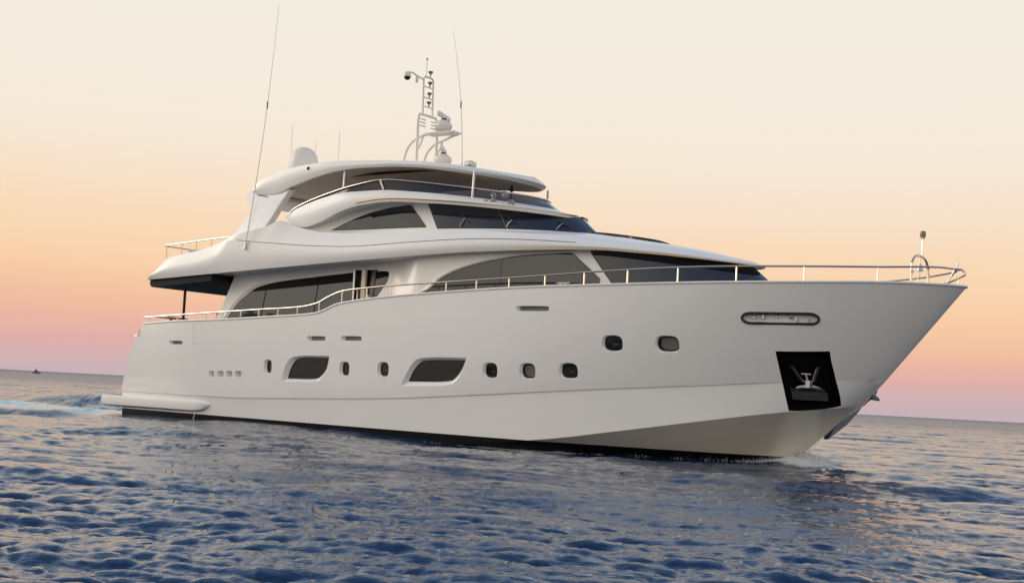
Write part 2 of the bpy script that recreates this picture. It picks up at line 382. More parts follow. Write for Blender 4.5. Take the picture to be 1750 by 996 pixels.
openings.append(dict(kind='fairlead', o=stadium(23.46, 25.29, 3.54, 3.797, .022), i=stadium(23.47, 25.28, 3.545, 3.792, .022), d=.09))
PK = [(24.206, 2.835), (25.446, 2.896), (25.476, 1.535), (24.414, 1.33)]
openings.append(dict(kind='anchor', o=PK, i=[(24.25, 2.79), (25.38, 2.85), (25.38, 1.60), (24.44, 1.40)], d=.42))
cut = MB()
for op in openings:
    pts = [hpt(*p) for p in op['o']]
    n = sum((q[1] for q in pts), Vector()).normalized(); op['n'] = n
    Po = [q[0] for q in pts]; Pi = [hpt(*p)[0] for p in op['i']]
    d = op['d']
    inner = [p - n*d for p in Pi]; outer = [po + (po-q)*(.25) for po, q in zip(Po, inner)]
    op['inner'] = inner; op['Po'] = Po
    k = len(inner); a = len(cut.v)
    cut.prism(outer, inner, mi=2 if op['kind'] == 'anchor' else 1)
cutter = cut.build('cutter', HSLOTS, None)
bo = hull.modifiers.new('openings', 'BOOLEAN'); bo.operation = 'DIFFERENCE'; bo.solver = 'EXACT'; bo.object = cutter
try: bo.material_mode = 'INDEX'
except Exception: pass
dg = bpy.context.evaluated_depsgraph_get()
new = bpy.data.meshes.new_from_object(hull.evaluated_get(dg)); old = hull.data
print('hull faces', len(old.polygons), '->', len(new.polygons))
hull.modifiers.clear(); bpy.data.objects.remove(cutter)
# shading normals of the uncut skin, so the openings leave no dents
cn = [Vector(c.vector) for c in old.corner_normals]
oldco = [v.co.copy() for v in old.vertices]; oldp = [(tuple(p.vertices), p.loop_start, p.normal.copy()) for p in old.polygons]
norms = []
newcn = [Vector(c.vector) for c in new.corner_normals]
from mathutils.geometry import interpolate_bezier
for p in new.polygons:
    c = p.center
    loc, nn, fi, dist = hb.find_nearest(c)
    same = fi is not None and p.material_index in (0, 3, 4) and dist < .01 and nn.dot(p.normal) > .9
    for li in p.loop_indices:
        if not same: norms.append(p.normal.copy() if p.material_index in (1, 2) and p.area > .01 else newcn[li]); continue
        co = new.vertices[new.loops[li].vertex_index].co
        co2 = co.lerp(c, .02)
        l2, n2, f2, d2 = hb.find_nearest(co2)
        vs_, ls, fn = oldp[f2]
        ws = [1/(1e-6+(oldco[v]-co).length) for v in vs_]; t = sum(ws)
        norms.append(sum((cn[ls+k]*(ws[k]/t) for k in range(len(vs_))), Vector()).normalized())
hull.data = new
new.normals_split_custom_set(norms)
# panes, rims and fittings in the openings
WLAB = {}
pi_ = 0
for op in openings:
    n = op['n']; inner = op['inner']; k = len(inner); c = sum(inner, Vector())/k
    if op['kind'] in ('hull_window', 'porthole'):
        m = MB(); m.prism([p + n*.012 for p in inner], [p - n*.01 for p in inner])
        pane = m.build(op['kind'], PORTGLASS, yacht)
        fr = MB(); fr.tube([p + n*.014 for p in inner], .012 if op['kind'] == 'hull_window' else .018, 6, closed=True)
        fr.build('frame', BLACK, pane)
        if op['kind'] == 'porthole':
            bl = MB(); bl.box(c + n*.016 + Vector((.04, 0, -.03)), (.14, .008, .010), mi=0); bl.build('latch', GREY, pane)
            if abs(op['x']-17.339) < .01 or abs(op['x']-21.493) < .01:
                sh = MB(); q = [c + (p-c)*.82 + n*.016 + Vector((.035, 0, 0)) for p in inner]; sh.prism(q, [p - n*.006 for p in q]); sh.build('blind', mat('beige_blind', (.16, .14, .11), .4), pane)
                pane['label'] = 'porthole with a beige blind half drawn behind its glass'
    elif op['kind'] == 'slot' :
        m = MB(); q = [p + n*.006 for p in inner]; m.prism(q, [p - n*.01 for p in q]); m.build('vent_grille', GREY if op['d'] > .13 else CREAM, yacht)
    elif op['kind'] == 'fairlead':
        m = MB(); m.tube([p + n*.01 for p in op['Po']], .035, 8, closed=True); fl = m.build('mooring_fairlead', BLACK, yacht)
        r_ = MB(); ax = (op['Po'][0]-op['Po'][len(op['Po'])//2]).normalized()
        for t, w in ((-.74, .05), (-.28, .10), (.66, .11)):
            cc = c + ax*t*(-1) + n*.05
            r_ = MB(); r_.lathe([(.03, -.12), (w*.45, -.115), (w*.45, -.08), (w*.28, -.05), (w*.28, .05), (w*.45, .08), (w*.45, .115), (.03, .12)], cc, (0, 0, 1), 12); r_.build('roller', DULLSTEEL, fl)

        bk = MB(); bk.prism([p + n*.012 for p in inner], [p - n*.01 for p in inner]); bk.build('sky_stand_in_plate', mat('sky_stand_in_white', (.88, .87, .85), .3), fl)  # added white plate, standing in for bright sky through the opening
        s2 = MB()
        s2.lathe([(.001, 0), (.055, .0), (.06, .04), (.03, .06)], c + n*.03 - ax*.05, tuple(n), 14); s2.build('deck_light', DULLSTEEL, fl)
        for sg in (-1, 1):
            b_ = MB(); b_.box(c + ax*(.42*sg) + n*.04, (.05, .08, .2)); b_.build('bracket', DULLSTEEL, fl)
# cap rail, rubbing strakes
m = MB(); path = [SH.at(u) for u in us]; path = [(x, y, z+.005) for x, y, z in path]
m.tube(path + [(x, -y, z) for x, y, z in path[::-1][1:]], .032, 8); m.build('cap_rail', WHITE, yacht)
# swim platform with its side wings
def wing(u):  # x from stern to hull side
    return -1.16+u*6.1
pl = MB()
prof = []
xs = [-.98, -.9, 0, 1, 2, 3, 3.8, 4.2, 4.5, 4.7, 4.8]
for x in xs:
    t = max(0, (x-3.9)/.9); bo_ = 3.44-.02*max(0, -x) - .22*t*t; tz = .64 - .03*t*t; bz = .25 + .30*t**1.8
    prof.append([(x, -bo_+.07, tz), (x, -bo_, tz-.06), (x, -bo_-.01, (tz+bz)/2), (x, -bo_+.02, bz+.06), (x, -bo_+.14, bz), (x, -2.6, bz-.0), (x, -2.6, tz)])
vs = [p for pr in prof for p in pr]; kk = 7; fs = []
for i in range(len(xs)-1):
    for j in range(kk): fs.append((i*kk+j, i*kk+(j+1) % kk, (i+1)*kk+(j+1) % kk, (i+1)*kk+j))
fs += [tuple(range(kk)), tuple((len(xs)-1)*kk+j for j in range(kk))]
pl.add(vs, fs); pl.add([(x, -y, z) for x, y, z in vs], fs); pl.box((-.34, 0, .46), (1.27, 5.2, .3))
plat = pl.build('swim_platform', WHITE, yacht, sharp=35)
m = MB(); m.box((-.36, 0, .645), (1.14, 6.2, .02)); m.build('teak_deck', TEAK, plat)
m = MB(); m.tube([(3.9, -3.36, .28), (3.9, -3.39, .1), (3.88, -3.41, -.0)], .012, 6); m.build('drain_water', SATIN, plat)  # thin pale tube drawn for the water falling from the drain
# hull seam of the side door, stern hook
def seam(name, pts, r, m_, par=hull, dz=0):
    q = MB(); P = []
    for i in range(len(pts)-1):
        a, b_ = pts[i], pts[i+1]
        for k in range(9):
            t = k/8; pp, nn = hpt(a[0]+(b_[0]-a[0])*t, a[1]+(b_[1]-a[1])*t); P.append(pp + nn*.001)
    q.tube(P, r, 5); return q.build(name, m_, par)
seam('door_seam', [(3.653, 3.2), (3.704, 2.527), (4.025, 2.534)], .004, GREY)
m = MB(); m.tube([(.80, -3.35, 2.93), (.72, -3.38, 2.93), (.70, -3.38, 2.75), (.50, -3.36, 2.75)], .014, 6); m.build('stern_hook', DULLSTEEL, yacht)
# ------------------------------------------------------------ upper body: sweeping band, aft deck overhang and coach roof
def band(t): # between L0 and L1, slightly rounded
    def f(u):
        a, b_ = L0.at(u), L1.at(u); x, y, z = tuple(p+(q-p)*t for p, q in zip(a, b_)); return (x, y-.05*math.sin(math.pi*t)*min(1, -y), z)
    return f
def l1s(u):
    x, y, z = L1.at(u); k = min(1, -y*3)*min(1, max(0, (x-4.6)/1.5)); return (x, min(0, y+.04*k), z+.012*k)
def l12(t):
    def f(u):
        a, b_ = l1s(u), L2.at(u); return tuple(p+(q-p)*t for p, q in zip(a, b_))
    return f
def roof(t):
    def f(u):
        a, b_ = L2.at(u), LC.at(u)
        k = min(1, max(0, (a[0]-9)/3)); k = k*k*(3-2*k)
        y = a[1]*(1-t); zc = b_[2]
        zr = a[2] + (zc-a[2])*(1-(1-t)**2)      # crowned roof forward
        zf = a[2] if t < .08 else zc            # bulwark and flat deck aft
        return (a[0]+(b_[0]-a[0])*t, y, zf+(zr-zf)*k)
    return f
rings = [lambda u: (L0.at(u)[0], 0, L0.at(u)[2]+.03), lambda u: (L0.at(u)[0], L0.at(u)[1]*.96, L0.at(u)[2]+.02), L0.at, band(.06), band(.25), band(.5), band(.75), L1.at, l1s, l12(.33), l12(.66), L2.at, roof(.05), roof(.1), roof(.25), roof(.45), roof(.7), LC.at]
upper = loft('upper_deck', rings, 0, [WHITE], yacht, sharp=26, us=[1-(1-i/160)**1.3 for i in range(161)])
ub = bvh_of(upper)
for sg in (1, -1):
    P = []
    for i in range(80):
        x = 5.3+i*(18.4-5.3)/79; P.append((x, -L1.b(x)*sg, L1.z(x)+.004))
    m = MB(); m.tube(P, .011, 5); m.build('deck_joint', GREY, upper)
# dark awning lining under the aft overhang
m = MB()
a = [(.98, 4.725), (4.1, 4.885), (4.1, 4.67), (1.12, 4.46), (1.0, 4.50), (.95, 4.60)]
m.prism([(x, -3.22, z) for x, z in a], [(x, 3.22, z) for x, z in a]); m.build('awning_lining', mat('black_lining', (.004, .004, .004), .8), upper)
m = MB(); m.box((3.3, -2.9, 4.80), (1.3, .3, .1)); m.build('awning_light_panel', CANVAS, upper)
# tan strip under the coach roof brow, painted in for warm reflected light
def stripe(name, L, u0, u1, dz0, dz1, outd, m_, par):
    q = MB(); n = 90; vs = []
    for sg in (1, -1):
        for i in range(n+1):
            u = u0+(u1-u0)*i/n; x, y, z = L.at(u); a_ = L.at(min(1, u+.002)); b_ = L.at(u-.002)
            t = Vector((a_[0]-b_[0], a_[1]-b_[1], 0)).normalized(); nn = Vector((t.y, -t.x, 0))
            if nn.y > 0 and u < .9: nn = -nn
            for dz, o_ in ((dz0, outd), (dz1, outd), (dz1, -.03), (dz0, -.03)):
                p = Vector((x, y, z+dz)) + nn*o_; vs.append((p.x, p.y*sg, p.z))
    fs = []
    for s_ in range(2):
        o_ = s_*(n+1)*4
        for i in range(n):
            for j in range(4): fs.append((o_+i*4+j, o_+i*4+(j+1) % 4, o_+(i+1)*4+(j+1) % 4, o_+(i+1)*4+j))
    q.add(vs, fs); return q.build(name, m_, par)
stripe('brow_warm_glint', L0, .70, .999, .0, .035, .022, TAN, upper)
# ------------------------------------------------------------ lower house
def mix(A, B, t): return lambda u: tuple(p+(q-p)*t for p, q in zip(A.at(u), B.at(u)))
def aftcurve(t):
    # pillar sweeps aft and down
    return t
rings = [lambda u: (W0.at(u)[0], 0, W0.at(u)[2])] + [mix(W0, W1, i/8) for i in range(9)] + [lambda u: (W1.at(u)[0], 0, W1.at(u)[2])]
house = loft('deck_house', rings, 0, [WHITE], yacht, sharp=30, us=[1-(1-i/160)**1.3 for i in range(161)])
hsb = bvh_of(house)
# ------------------------------------------------------------ wheelhouse
rings = [lambda u: (V0.at(u)[0], 0, V0.at(u)[2])] + [mix(V0, V1, i/6) for i in range(7)] + [lambda u: (V1.at(u)[0], 0, V1.at(u)[2])]
wh = loft('wheelhouse', rings, 0, [WHITE], yacht, sharp=30, us=[1-(1-i/140)**1.3 for i in range(141)])
whb = bvh_of(wh)
# ------------------------------------------------------------ flybridge coaming
def coam(t):
    def f(u):
        a, b_ = C0.at(u), C1.at(u); x, y, z = tuple(p+(q-p)*t for p, q in zip(a, b_)); return (x, y-.06*math.sin(math.pi*t)*min(1, -y), z)
    return f
rings = [lambda u: (C0.at(u)[0], 0, C0.at(u)[2]+.04), lambda u: (C0.at(u)[0], C0.at(u)[1]*.8, C0.at(u)[2]+.05), lambda u: (C0.at(u)[0], C0.at(u)[1]*.97, C0.at(u)[2])] + [coam(i/6) for i in range(7)] + [lambda u: (C1.at(u)[0], C1.at(u)[1]*.95, C1.at(u)[2]), lambda u: (C1.at(u)[0], C1.at(u)[1]*.94, C1.at(u)[2]-.12), lambda u: (C1.at(u)[0], 0, C1.at(u)[2]-.12)]
fly = loft('flybridge', rings, 0, [WHITE], yacht, sharp=30, us=[1-(1-i/140)**1.3 for i in range(141)])
stripe('brow_lip', C0, .30, .999, -.035, .03, .05, CREAM, fly)
stripe('brow_warm_glint', C0, .32, .999, .06, .08, .058, TAN, fly)  # warm reflection along the flybridge brow painted as a tan strip
# ------------------------------------------------------------ glass
def sheet(name, f, a0, a1, lo, hi, m_, par, na=40, nb=6, offs=.012, rim=0, rimm=None, both=True):
    """glass following a skin: f(a, b) gives (point, normal); lo/hi give b limits at a"""
    outs = []
    for sg in ((1, -1) if both else (1,)):
        q = MB(); vs = []; nn = []
        for i in range(na+1):
            a_ = a0+(a1-a0)*i/na; l_, h_ = lo(a_), hi(a_)
            for j in range(nb+1):
                p, n = f(a_, l_+(h_-l_)*j/nb); p = p + n*offs; vs.append((p.x, p.y*sg, p.z)); nn.append(Vector((n.x, n.y*sg, n.z)))
        fs = [(i*(nb+1)+j, i*(nb+1)+j+1, (i+1)*(nb+1)+j+1, (i+1)*(nb+1)+j) for i in range(na) for j in range(nb)]
        # edge skirt back to the wall
        ring = [i*(nb+1) for i in range(na+1)] + [na*(nb+1)+j for j in range(1, nb+1)] + [i*(nb+1)+nb for i in range(na-1, -1, -1)] + [j for j in range(nb-1, 0, -1)]
        base = len(vs); back = [tuple(Vector(vs[i]) - nn[i]*(offs+.02)) for i in ring]
        k = len(ring); vs2 = vs + back
        fs += [(ring[i], ring[(i+1) % k], base+(i+1) % k, base+i) for i in range(k)]
        q.add(vs2, fs); g = q.build(name, m_, par, sharp=40)
        if rim:
            t = MB(); t.tube([vs[i] for i in ring], rim, 6, closed=True); t.build('frame', rimm, g)
        outs.append(g)
    return outs
def skinf(b): return lambda x, z: on(b, x, z)
def pl_lin(tab):
    return lambda x: (tab[0][1] if x <= tab[0][0] else tab[-1][1] if x >= tab[-1][0] else next(a[1]+(b_[1]-a[1])*(x-a[0])/(b_[0]-a[0]) for a, b_ in zip(tab, tab[1:]) if x <= b_[0]))
# saloon window: long arched pane
top = lambda x: lerp_tab([(4.15, 3.35), (4.447, 3.731), (4.663, 3.972), (5.017, 4.232), (5.531, 4.52), (6.337, 4.69), (8.188, 4.86), (9.97, 5.0)], x)
sheet('saloon_window', skinf(hsb), 4.15, 9.93, lambda x: min(top(x)-.01, 3.3 if x < 9.2 else 3.5), top, GLASS, house, 60, 10, rim=.03, rimm=WHITE)
m = MB()
pt = [(x, top(x)) for x in (4.2, 4.447, 4.663, 5.017, 5.531, 6.337, 7.3, 8.188, 9.9)]
for sg in (1, -1):
    m = MB(); m.tube([tuple(Vector((q.x-.10, q.y*sg, q.z+.05))) for q in [on(hsb, *p)[0] for p in spline([(x, z, 0) for x, z in pt], 4) for p in [(p[0], p[1])]]], .045, 8); m.build('window_moulding', WHITE, house)
fl_ = pl_lin([(5.3, 4.36), (9.93, 4.68)])
sheet('window_top_band', skinf(hsb), 5.35, 9.93, lambda x: min(fl_(x), top(x)-.035), lambda x: top(x)-.03, BLACKGLASS, house, 40, 3, offs=.02)
for x0_, x1_ in ((6.0, 5.85), (8.35, 8.25)):
    for sg in (1, -1):
        P = [on(hsb, x1_+(x0_-x1_)*k/8, 3.4+(top(6.0 if x0_ < 7 else 8.3)-.06-3.4)*k/8) for k in range(9)]
        m = MB(); m.tube([(p.x+n.x*.014, (p.y+n.y*.014)*sg, p.z) for p, n in P], .014, 5); m.build('mullion', BLACKGLASS, house)
# side door recess
def quadpanel(name, poly, m_, par, d=.014, b=hsb, sub=6):
    for sg in (1, -1):
        P = [on(b, *p) for p in poly]; q = MB()
        A = [Vector((p.x+n.x*d, (p.y+n.y*d)*sg, p.z)) for p, n in P]; B = [Vector((p.x-n.x*.03, (p.y-n.y*.03)*sg, p.z)) for p, n in P]
        q.prism(A, B); o = q.build(name, m_, par)
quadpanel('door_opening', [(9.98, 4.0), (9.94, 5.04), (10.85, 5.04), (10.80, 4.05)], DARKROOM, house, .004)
quadpanel('door_window', smooth([(10.80, 4.05), (10.80, 4.98), (11.05, 5.0), (11.34, 4.98), (11.34, 4.72), (11.17, 4.46), (10.9, 4.12)], 1), GLASS, house, .01)
quadpanel('window_top_band', [(10.82, 4.74), (10.82, 4.97), (11.06, 4.985), (11.32, 4.96), (11.33, 4.83)], BLACKGLASS, house, .016)
quadpanel('door_frame', [(10.66, 4.02), (10.64, 5.03), (10.80, 5.03), (10.82, 4.02)], BROWN, house, .03)
for xx, mm, w in ((9.98, DULLSTEEL, .07), (10.40, CREAM, .16)):
    for sg in (-1, 1):
        p, n = on(hsb, xx, 4.5); m = MB(); m.box((xx, (p.y+n.y*.07)*-sg, 4.52), (w, .08, 1.06)); m.build('door_post', mm, house)
m = MB(); m.tube([(10.5, -2.95, 3.9), (10.5, -2.95, 4.35), (10.4, -2.95, 4.4)], .02, 6); m.build('door_grab_handle', STEEL, house)
# moulding that sweeps forward from the side door
for sg in (1, -1):
    P = [on(hsb, x, z)[0] for x, z in ((10.9, 4.1), (11.6, 4.12), (12.3, 4.17), (12.9, 4.27), (13.3, 4.42), (13.6, 4.66))]
    m = MB(); m.tube(spline([(p.x, (p.y-.02)*sg, p.z) for p in P], 5), .05, 8); m.build('side_moulding', WHITE, house)
# forward side window
ft = lambda x: lerp_tab([(13.15, 4.266), (13.398, 4.47), (13.657, 4.645), (14.088, 4.848), (14.514, 4.983), (15.036, 5.112), (15.544, 5.205), (16.709, 5.35), (18.1, 5.42)], x)
fwt = lambda x: min(ft(x), 5.42-(x-18.13)*.82) if x > 18.1 else ft(x)
fbt = pl_lin([(13.15, 4.24), (19.0, 4.53)])
sheet('forward_side_window', skinf(hsb), 13.16, 19.0, lambda x: min(fbt(x), fwt(x)-.01), fwt, GLASS, house, 70, 8, rim=.012, rimm=BLACK)
for sg in (1, -1):
    P = [on(hsb, 15.9, 4.4+.85*k/8) for k in range(9)]
    m = MB(); m.tube([(p.x+n.x*.008, (p.y+n.y*.008)*sg, p.z) for p, n in P], .009, 5); m.build('mullion', BLACKGLASS, house)
for sg in (1, -1):
    P = [on(hsb, x-.06, ft(x)+.05)[0] for x in (13.17, 13.25, 13.398, 13.657, 14.088, 14.514, 15.036, 15.544, 16.1, 16.709, 17.3, 18.0)]
    m = MB(); m.tube([(p.x, p.y*sg, p.z) for p in spline(P, 3)], .035, 8); m.build('window_moulding', WHITE, house)
# forward wrap-around windows, by fraction along the nose curve
def uvf(A, B):
    def f(u, w):
        u = min(1, u); a_, b_ = Vector(A.at(u)), Vector(B.at(u)); p = a_.lerp(b_, w)
        e = .003; u2 = min(1, u+e); u1 = u-e
        t = Vector(A.at(u2)).lerp(Vector(B.at(u2)), w) - Vector(A.at(u1)).lerp(Vector(B.at(u1)), w)
        if u > .9985: t = Vector((0, 1, 0))
        n = t.cross(b_-a_).normalized()
        if n.y > 0 and u < .97: n = -n
        if n.x < 0 and u >= .97: n = -n
        return p, n
    return f
def usplit(a0, a1): return lambda s: a1-(a1-a0)*(1-s)**1.6
def fwsheet(name, A, B, u_a_bot, u_a_top, u_end, w0, w1, m_, par, na=50, both=True):
    f = uvf(A, B)
    def g(s, w):
        k = (w-w0)/(w1-w0); ua = u_a_bot+(u_a_top-u_a_bot)*k; u = u_end-(u_end-ua)*(1-s)**1.5
        return f(u, w)
    return sheet(name, g, 0, 1, lambda s: w0, lambda s: w1, m_, par, na, 6, offs=.012, rim=.01, rimm=BLACK, both=both)
fwsheet('forward_window', W0, W1, .808, .79, 1.0, .12, .97, NAVYGLASS, house)
# wheelhouse windscreen panes and side windows
fwsheet('windscreen', V0, V1, .575, .56, .80, .17, .93, NAVYGLASS, wh, 30)
fwsheet('windscreen', V0, V1, .803, .803, 1.0, .17, .93, NAVYGLASS, wh, 30)
st = lambda x: lerp_tab([(8.85, 6.33), (9.329, 6.56), (9.789, 6.72), (10.485, 6.90), (11.191, 7.005), (11.9, 7.06)], x)
stt = lambda x: st(x) if x < 11.9 else 7.06-(x-11.9)*.98
sheet('wheelhouse_side_window', skinf(whb), 8.85, 12.62, lambda x: min(6.345, stt(x)-.005), stt, GLASS, wh, 50, 8, rim=.01, rimm=BLACK)
# windscreen wipers
for (s_, ln, ang) in ((.655, .46, .8), (.80, .36, .9), (.93, .36, 1.0)):
    f = uvf(V0, V1)
    for sg in ((1, -1) if s_ < .9 else (1,)):
        p0, n = f(s_, .20); p1, _ = f(s_+.028, .48); p2, n2 = f(s_+.036, .34); p3, _ = f(s_+.022, .60)
        q = lambda p, n_, d: ((p+n_*d).x, (p+n_*d).y*sg, (p+n_*d).z)
        m = MB(); m.tube([q(p0, n, .03), q(p0.lerp(p1, .6), n, .09), q(p1, n, .045)], .018, 6); w_ = m.build('wiper', DULLSTEEL, wh)
        m = MB(); m.tube([q(p2, n, .035), q(p1, n, .04), q(p3, n, .035)], .016, 5); m.build('blade', BLACK, w_)
# ------------------------------------------------------------ flybridge wind screen and rail
f = uvf(C1, G1)
sheet('wind_screen', lambda s, w: f(1-(1-.0)*(1-s)**1.4, w), 0.0, 1, lambda s: .02, lambda s: .98, SMOKED, fly, 80, 3, offs=-.025)
P = [Vector(G1.at(1-(1-i/90)**1.4)) for i in range(91)]
m = MB(); m.tube([tuple(p) for p in P] + [(p.x, -p.y, p.z) for p in P[::-1][1:]], .03, 8); m.build('screen_rail', STEEL, fly)
for s_ in (.475,):
    for sg in (1, -1):
        a_, b_ = Vector(C1.at(s_)), Vector(G1.at(s_)); m = MB(); m.tube([(a_.x, a_.y*sg, a_.z), (b_.x, b_.y*sg, b_.z)], .045, 6); m.build('screen_post', STEEL, fly)
# ------------------------------------------------------------ hardtop and arch
HB = Line(5.05, 14.7, 2.44, 11.5, 2.6, .5, [(5.05, 7.74), (5.35, 7.64), (6.02, 7.64), (6.82, 7.86), (7.86, 8.12), (8.89, 8.27), (9.65, 8.31), (10.9, 8.29), (12.3, 8.19), (13.3, 8.07), (14.7, 7.91)])
HT2 = Line(4.90, 14.9, 2.42, 11.5, 2.6, .5, [(4.95, 7.82), (5.05, 7.97), (5.27, 8.12), (5.95, 8.34), (6.5, 8.45), (7.5, 8.56), (8.4, 8.60), (9.4, 8.57), (11.8, 8.42), (13.2, 8.26), (14.2, 8.1), (14.9, 8.0)])
def hm(t):
    def f(u):
        a_, b_ = HB.at(u), HT2.at(u); x, y, z = tuple(p+(q-p)*t for p, q in zip(a_, b_)); return (x, y-.05*math.sin(math.pi*t)*min(1, -y), z)
    return f
rings = [lambda u: (HB.at(u)[0], 0, HB.at(u)[2]+.10), lambda u: (HB.at(u)[0], HB.at(u)[1]*.80, HB.at(u)[2]+.09), lambda u: (HB.at(u)[0], HB.at(u)[1]*.965, HB.at(u)[2]), HB.at, hm(.25), hm(.5), hm(.75), HT2.at,
         lambda u: (HT2.at(u)[0], HT2.at(u)[1]*.85, HT2.at(u)[2]+.07), lambda u: (HT2.at(u)[0], HT2.at(u)[1]*.5, HT2.at(u)[2]+.13), lambda u: (HT2.at(u)[0], 0, HT2.at(u)[2]+.15)]
ht = loft('hardtop', rings, 0, [WHITE, SOFFIT], yacht, sharp=30, mis=[1, 1, 0, 0, 0, 0, 0, 0, 0, 0], us=[1-(1-i/120)**1.3 for i in range(121)])
m = MB(); m.box((10.2, 0, 8.30), (4.6, 2.4, .05)); m.build('ceiling_panel', mat('ceiling_panel', (.40, .33, .26), .6), ht, bevel=.01)
# arch legs and cross beam
def legy(z): return min(3.2, 3.22-(z-6.05)*.5)
lp = smooth([(4.2, 5.75), (4.75, 6.0), (4.92, 6.22), (5.06, 6.6), (5.2, 7.0), (5.27, 7.16), (5.02, 7.26), (4.78, 7.42), (4.66, 7.6), (4.66, 7.78), (4.84, 7.88), (5.4, 7.80), (6.7, 7.85), (6.6, 7.6), (6.50, 7.3), (6.42, 6.9), (6.34, 6.55), (6.2, 6.25), (6.1, 6.0), (6.05, 5.75)], 1)
for sg in (-1, 1):
    m = MB(); m.prism([(x, sg*legy(z), z) for x, z in lp], [(x+.02, sg*(legy(z)-.26), z) for x, z in lp]); m.build('arch_leg', WHITE, yacht, bevel=.04)
m = MB(); nseg = 18; el_ = [(5.12+.44*math.cos(2*math.pi*i/nseg), 7.56+.27*math.sin(2*math.pi*i/nseg)) for i in range(nseg)]
m.prism([(x, -2.3, z) for x, z in el_], [(x, 2.3, z) for x, z in el_]); m.build('arch_beam', WHITE, yacht, bevel=.03)
m = MB(); m.box((5.9, 1.5, 7.12), (.2, .28, .26)); m.build('loudspeaker', BLACK, yacht, bevel=.01)
for (x, y, z0, z1) in ((9.08, 2.33, 7.3, 8.36), (14.08, 1.98, 7.0, 8.07)):
    for sg in (-1, 1):
        m = MB(); m.tube([(x-.03, y*sg, z0), (x, y*sg, z1)], .036, 10); m.build('hardtop_post', DULLSTEEL, yacht)
m = MB(); m.tube([(13.4, .9, 7.6), (13.4, .9, 8.1)], .035, 8); m.box((13.4, .9, 7.95), (.12, .12, .08)); m.build('hardtop_bracket', BLACK, ht)
m = MB(); m.lathe([(.03, 0), (.06, .02), (.055, .06), (.02, .09)], (7.55, -2.42, 8.42), (0, -1, 0), 12); m.build('side_lamp', BLACK, ht)
# ------------------------------------------------------------ satellite dome, domes, mast, aerials
m = MB(); m.lathe([(.40, -.12), (.48, -.05), (.52, .15), (.53, .38), (.52, .55), (.47, .74), (.37, .90), (.24, 1.0), (.1, 1.045), (.001, 1.055)], (4.85, 0, 8.68), (0, 0, 1), 40); m.lathe([(.3, -.6), (.3, 0), (.36, .02)], (4.85, 0, 8.6), (0, 0, 1), 20); m.build('satellite_dome', SATIN, yacht, sharp=50)
mast = MB()
A = .5
for y in (-A, A):
    mast.tube([(10.5, y, 8.5), (10.47, y, 10.2)], .05, 10)
mast.tube(spline([(10.47, -A, 10.15), (10.46, -A+.05, 10.36), (10.45, -A+.18, 10.42), (10.45, A-.18, 10.42), (10.46, A-.05, 10.36), (10.47, A, 10.15)], 5), .045, 10)
mo = mast.build('mast', SATIN, yacht)
for y in (-A, A):
    b_ = MB(); b_.tube(spline([(9.93, y, 8.6), (9.98, y, 9.0), (10.12, y, 9.32), (10.42, y, 9.56), (10.85, y*.95, 9.68), (11.3, y*.6, 9.74), (11.75, y*.15, 9.74)], 6), .045, 10); b_.build('brace', SATIN, mo)
    b_ = MB(); b_.tube(spline([(10.49, y, 9.2), (10.62, y, 9.36), (10.72, y, 9.62)], 5), .035, 8); b_.build('gusset', SATIN, mo)
lad = MB()
for y in (-.25, .25): lad.tube([(10.44, y, 10.40), (10.40, y, 11.62)], .034, 8)
lad.tube(spline([(10.40, -.25, 11.6), (10.40, -.2, 11.7), (10.40, 0, 11.72), (10.40, .2, 11.7), (10.40, .25, 11.6)], 4), .034, 8)
for z in (10.72, 11.02, 11.38): lad.tube([(10.41, -.25, z), (10.41, .25, z)], .02, 6)
lo = lad.build('ladder_frame', SATIN, mo)
for z in (10.74, 11.04, 11.40, 11.76):
    l_ = MB(); l_.lathe([(.025, 0), (.025, .08), (.05, .09), (.085, .14), (.075, .17), (.02, .18)], (10.44, .04, z), (0, 0, 1), 12); l_.build('navigation_lamp', LAMP, mo)
l_ = MB(); l_.tube([(10.40, -.12, 11.7), (10.39, -.12, 12.3)], .014, 6); l_.lathe([(.02, 0), (.05, .05), (.02, .09)], (10.39, -.12, 12.27), (0, 0, 1), 10); l_.build('wind_vane_rod', SATIN, mo)
c_ = MB(); c_.tube(spline([(10.40, -.28, 11.6), (10.4, -.55, 11.64), (10.4, -.85, 11.7), (10.4, -1.02, 11.66)], 4), .03, 8); c_.lathe([(.03, -.16), (.05, -.12), (.05, .04), (.03, .06)], (10.4, -.6, 11.58), (0, 0, 1), 10)
c_.lathe([(.05, .1), (.10, .07), (.125, -.01), (.115, -.07)], (10.4, -1.08, 11.58), (0, 0, 1), 18); co = c_.build('camera_dome', SATIN, mo)
c_ = MB(); c_.lathe([(.11, .0), (.10, -.05), (.07, -.09), (.02, -.11)], (10.4, -1.08, 11.51), (0, 0, 1), 18); c_.build('lens_dome', BLACK, co)
for y in (-.28, .3):
    for z in (10.04, 10.15, 10.26):
        h_ = MB(); h_.tube([(10.46, y-.14, z), (10.46, y+.16, z)], [.018, .03], 8); h_.build('horn', SATIN, mo)
def radar(x, y, z, ang, tip):
    r_ = MB(); r_.lathe([(.10, -.1), (.14, 0), (.26, .06), (.3, .16), (.28, .26), (.18, .34), (.1, .38)], (x, y, z), (0, 0, 1), 20); ro = r_.build('radar_pedestal', SATIN, yacht)
    b_ = MB(); rot = Matrix.Rotation(ang, 3, 'Z') @ Matrix.Rotation(tip, 3, 'Y'); b_.box((x, y, z+.50), (1.2, .13, .17), rot); b_.build('scanner_bar', SATIN, ro, bevel=.05)
    g_ = MB(); g_.lathe([(.09, .36), (.07, .46)], (x, y, z), (0, 0, 1), 12); g_.build('collar', BLACK, ro)
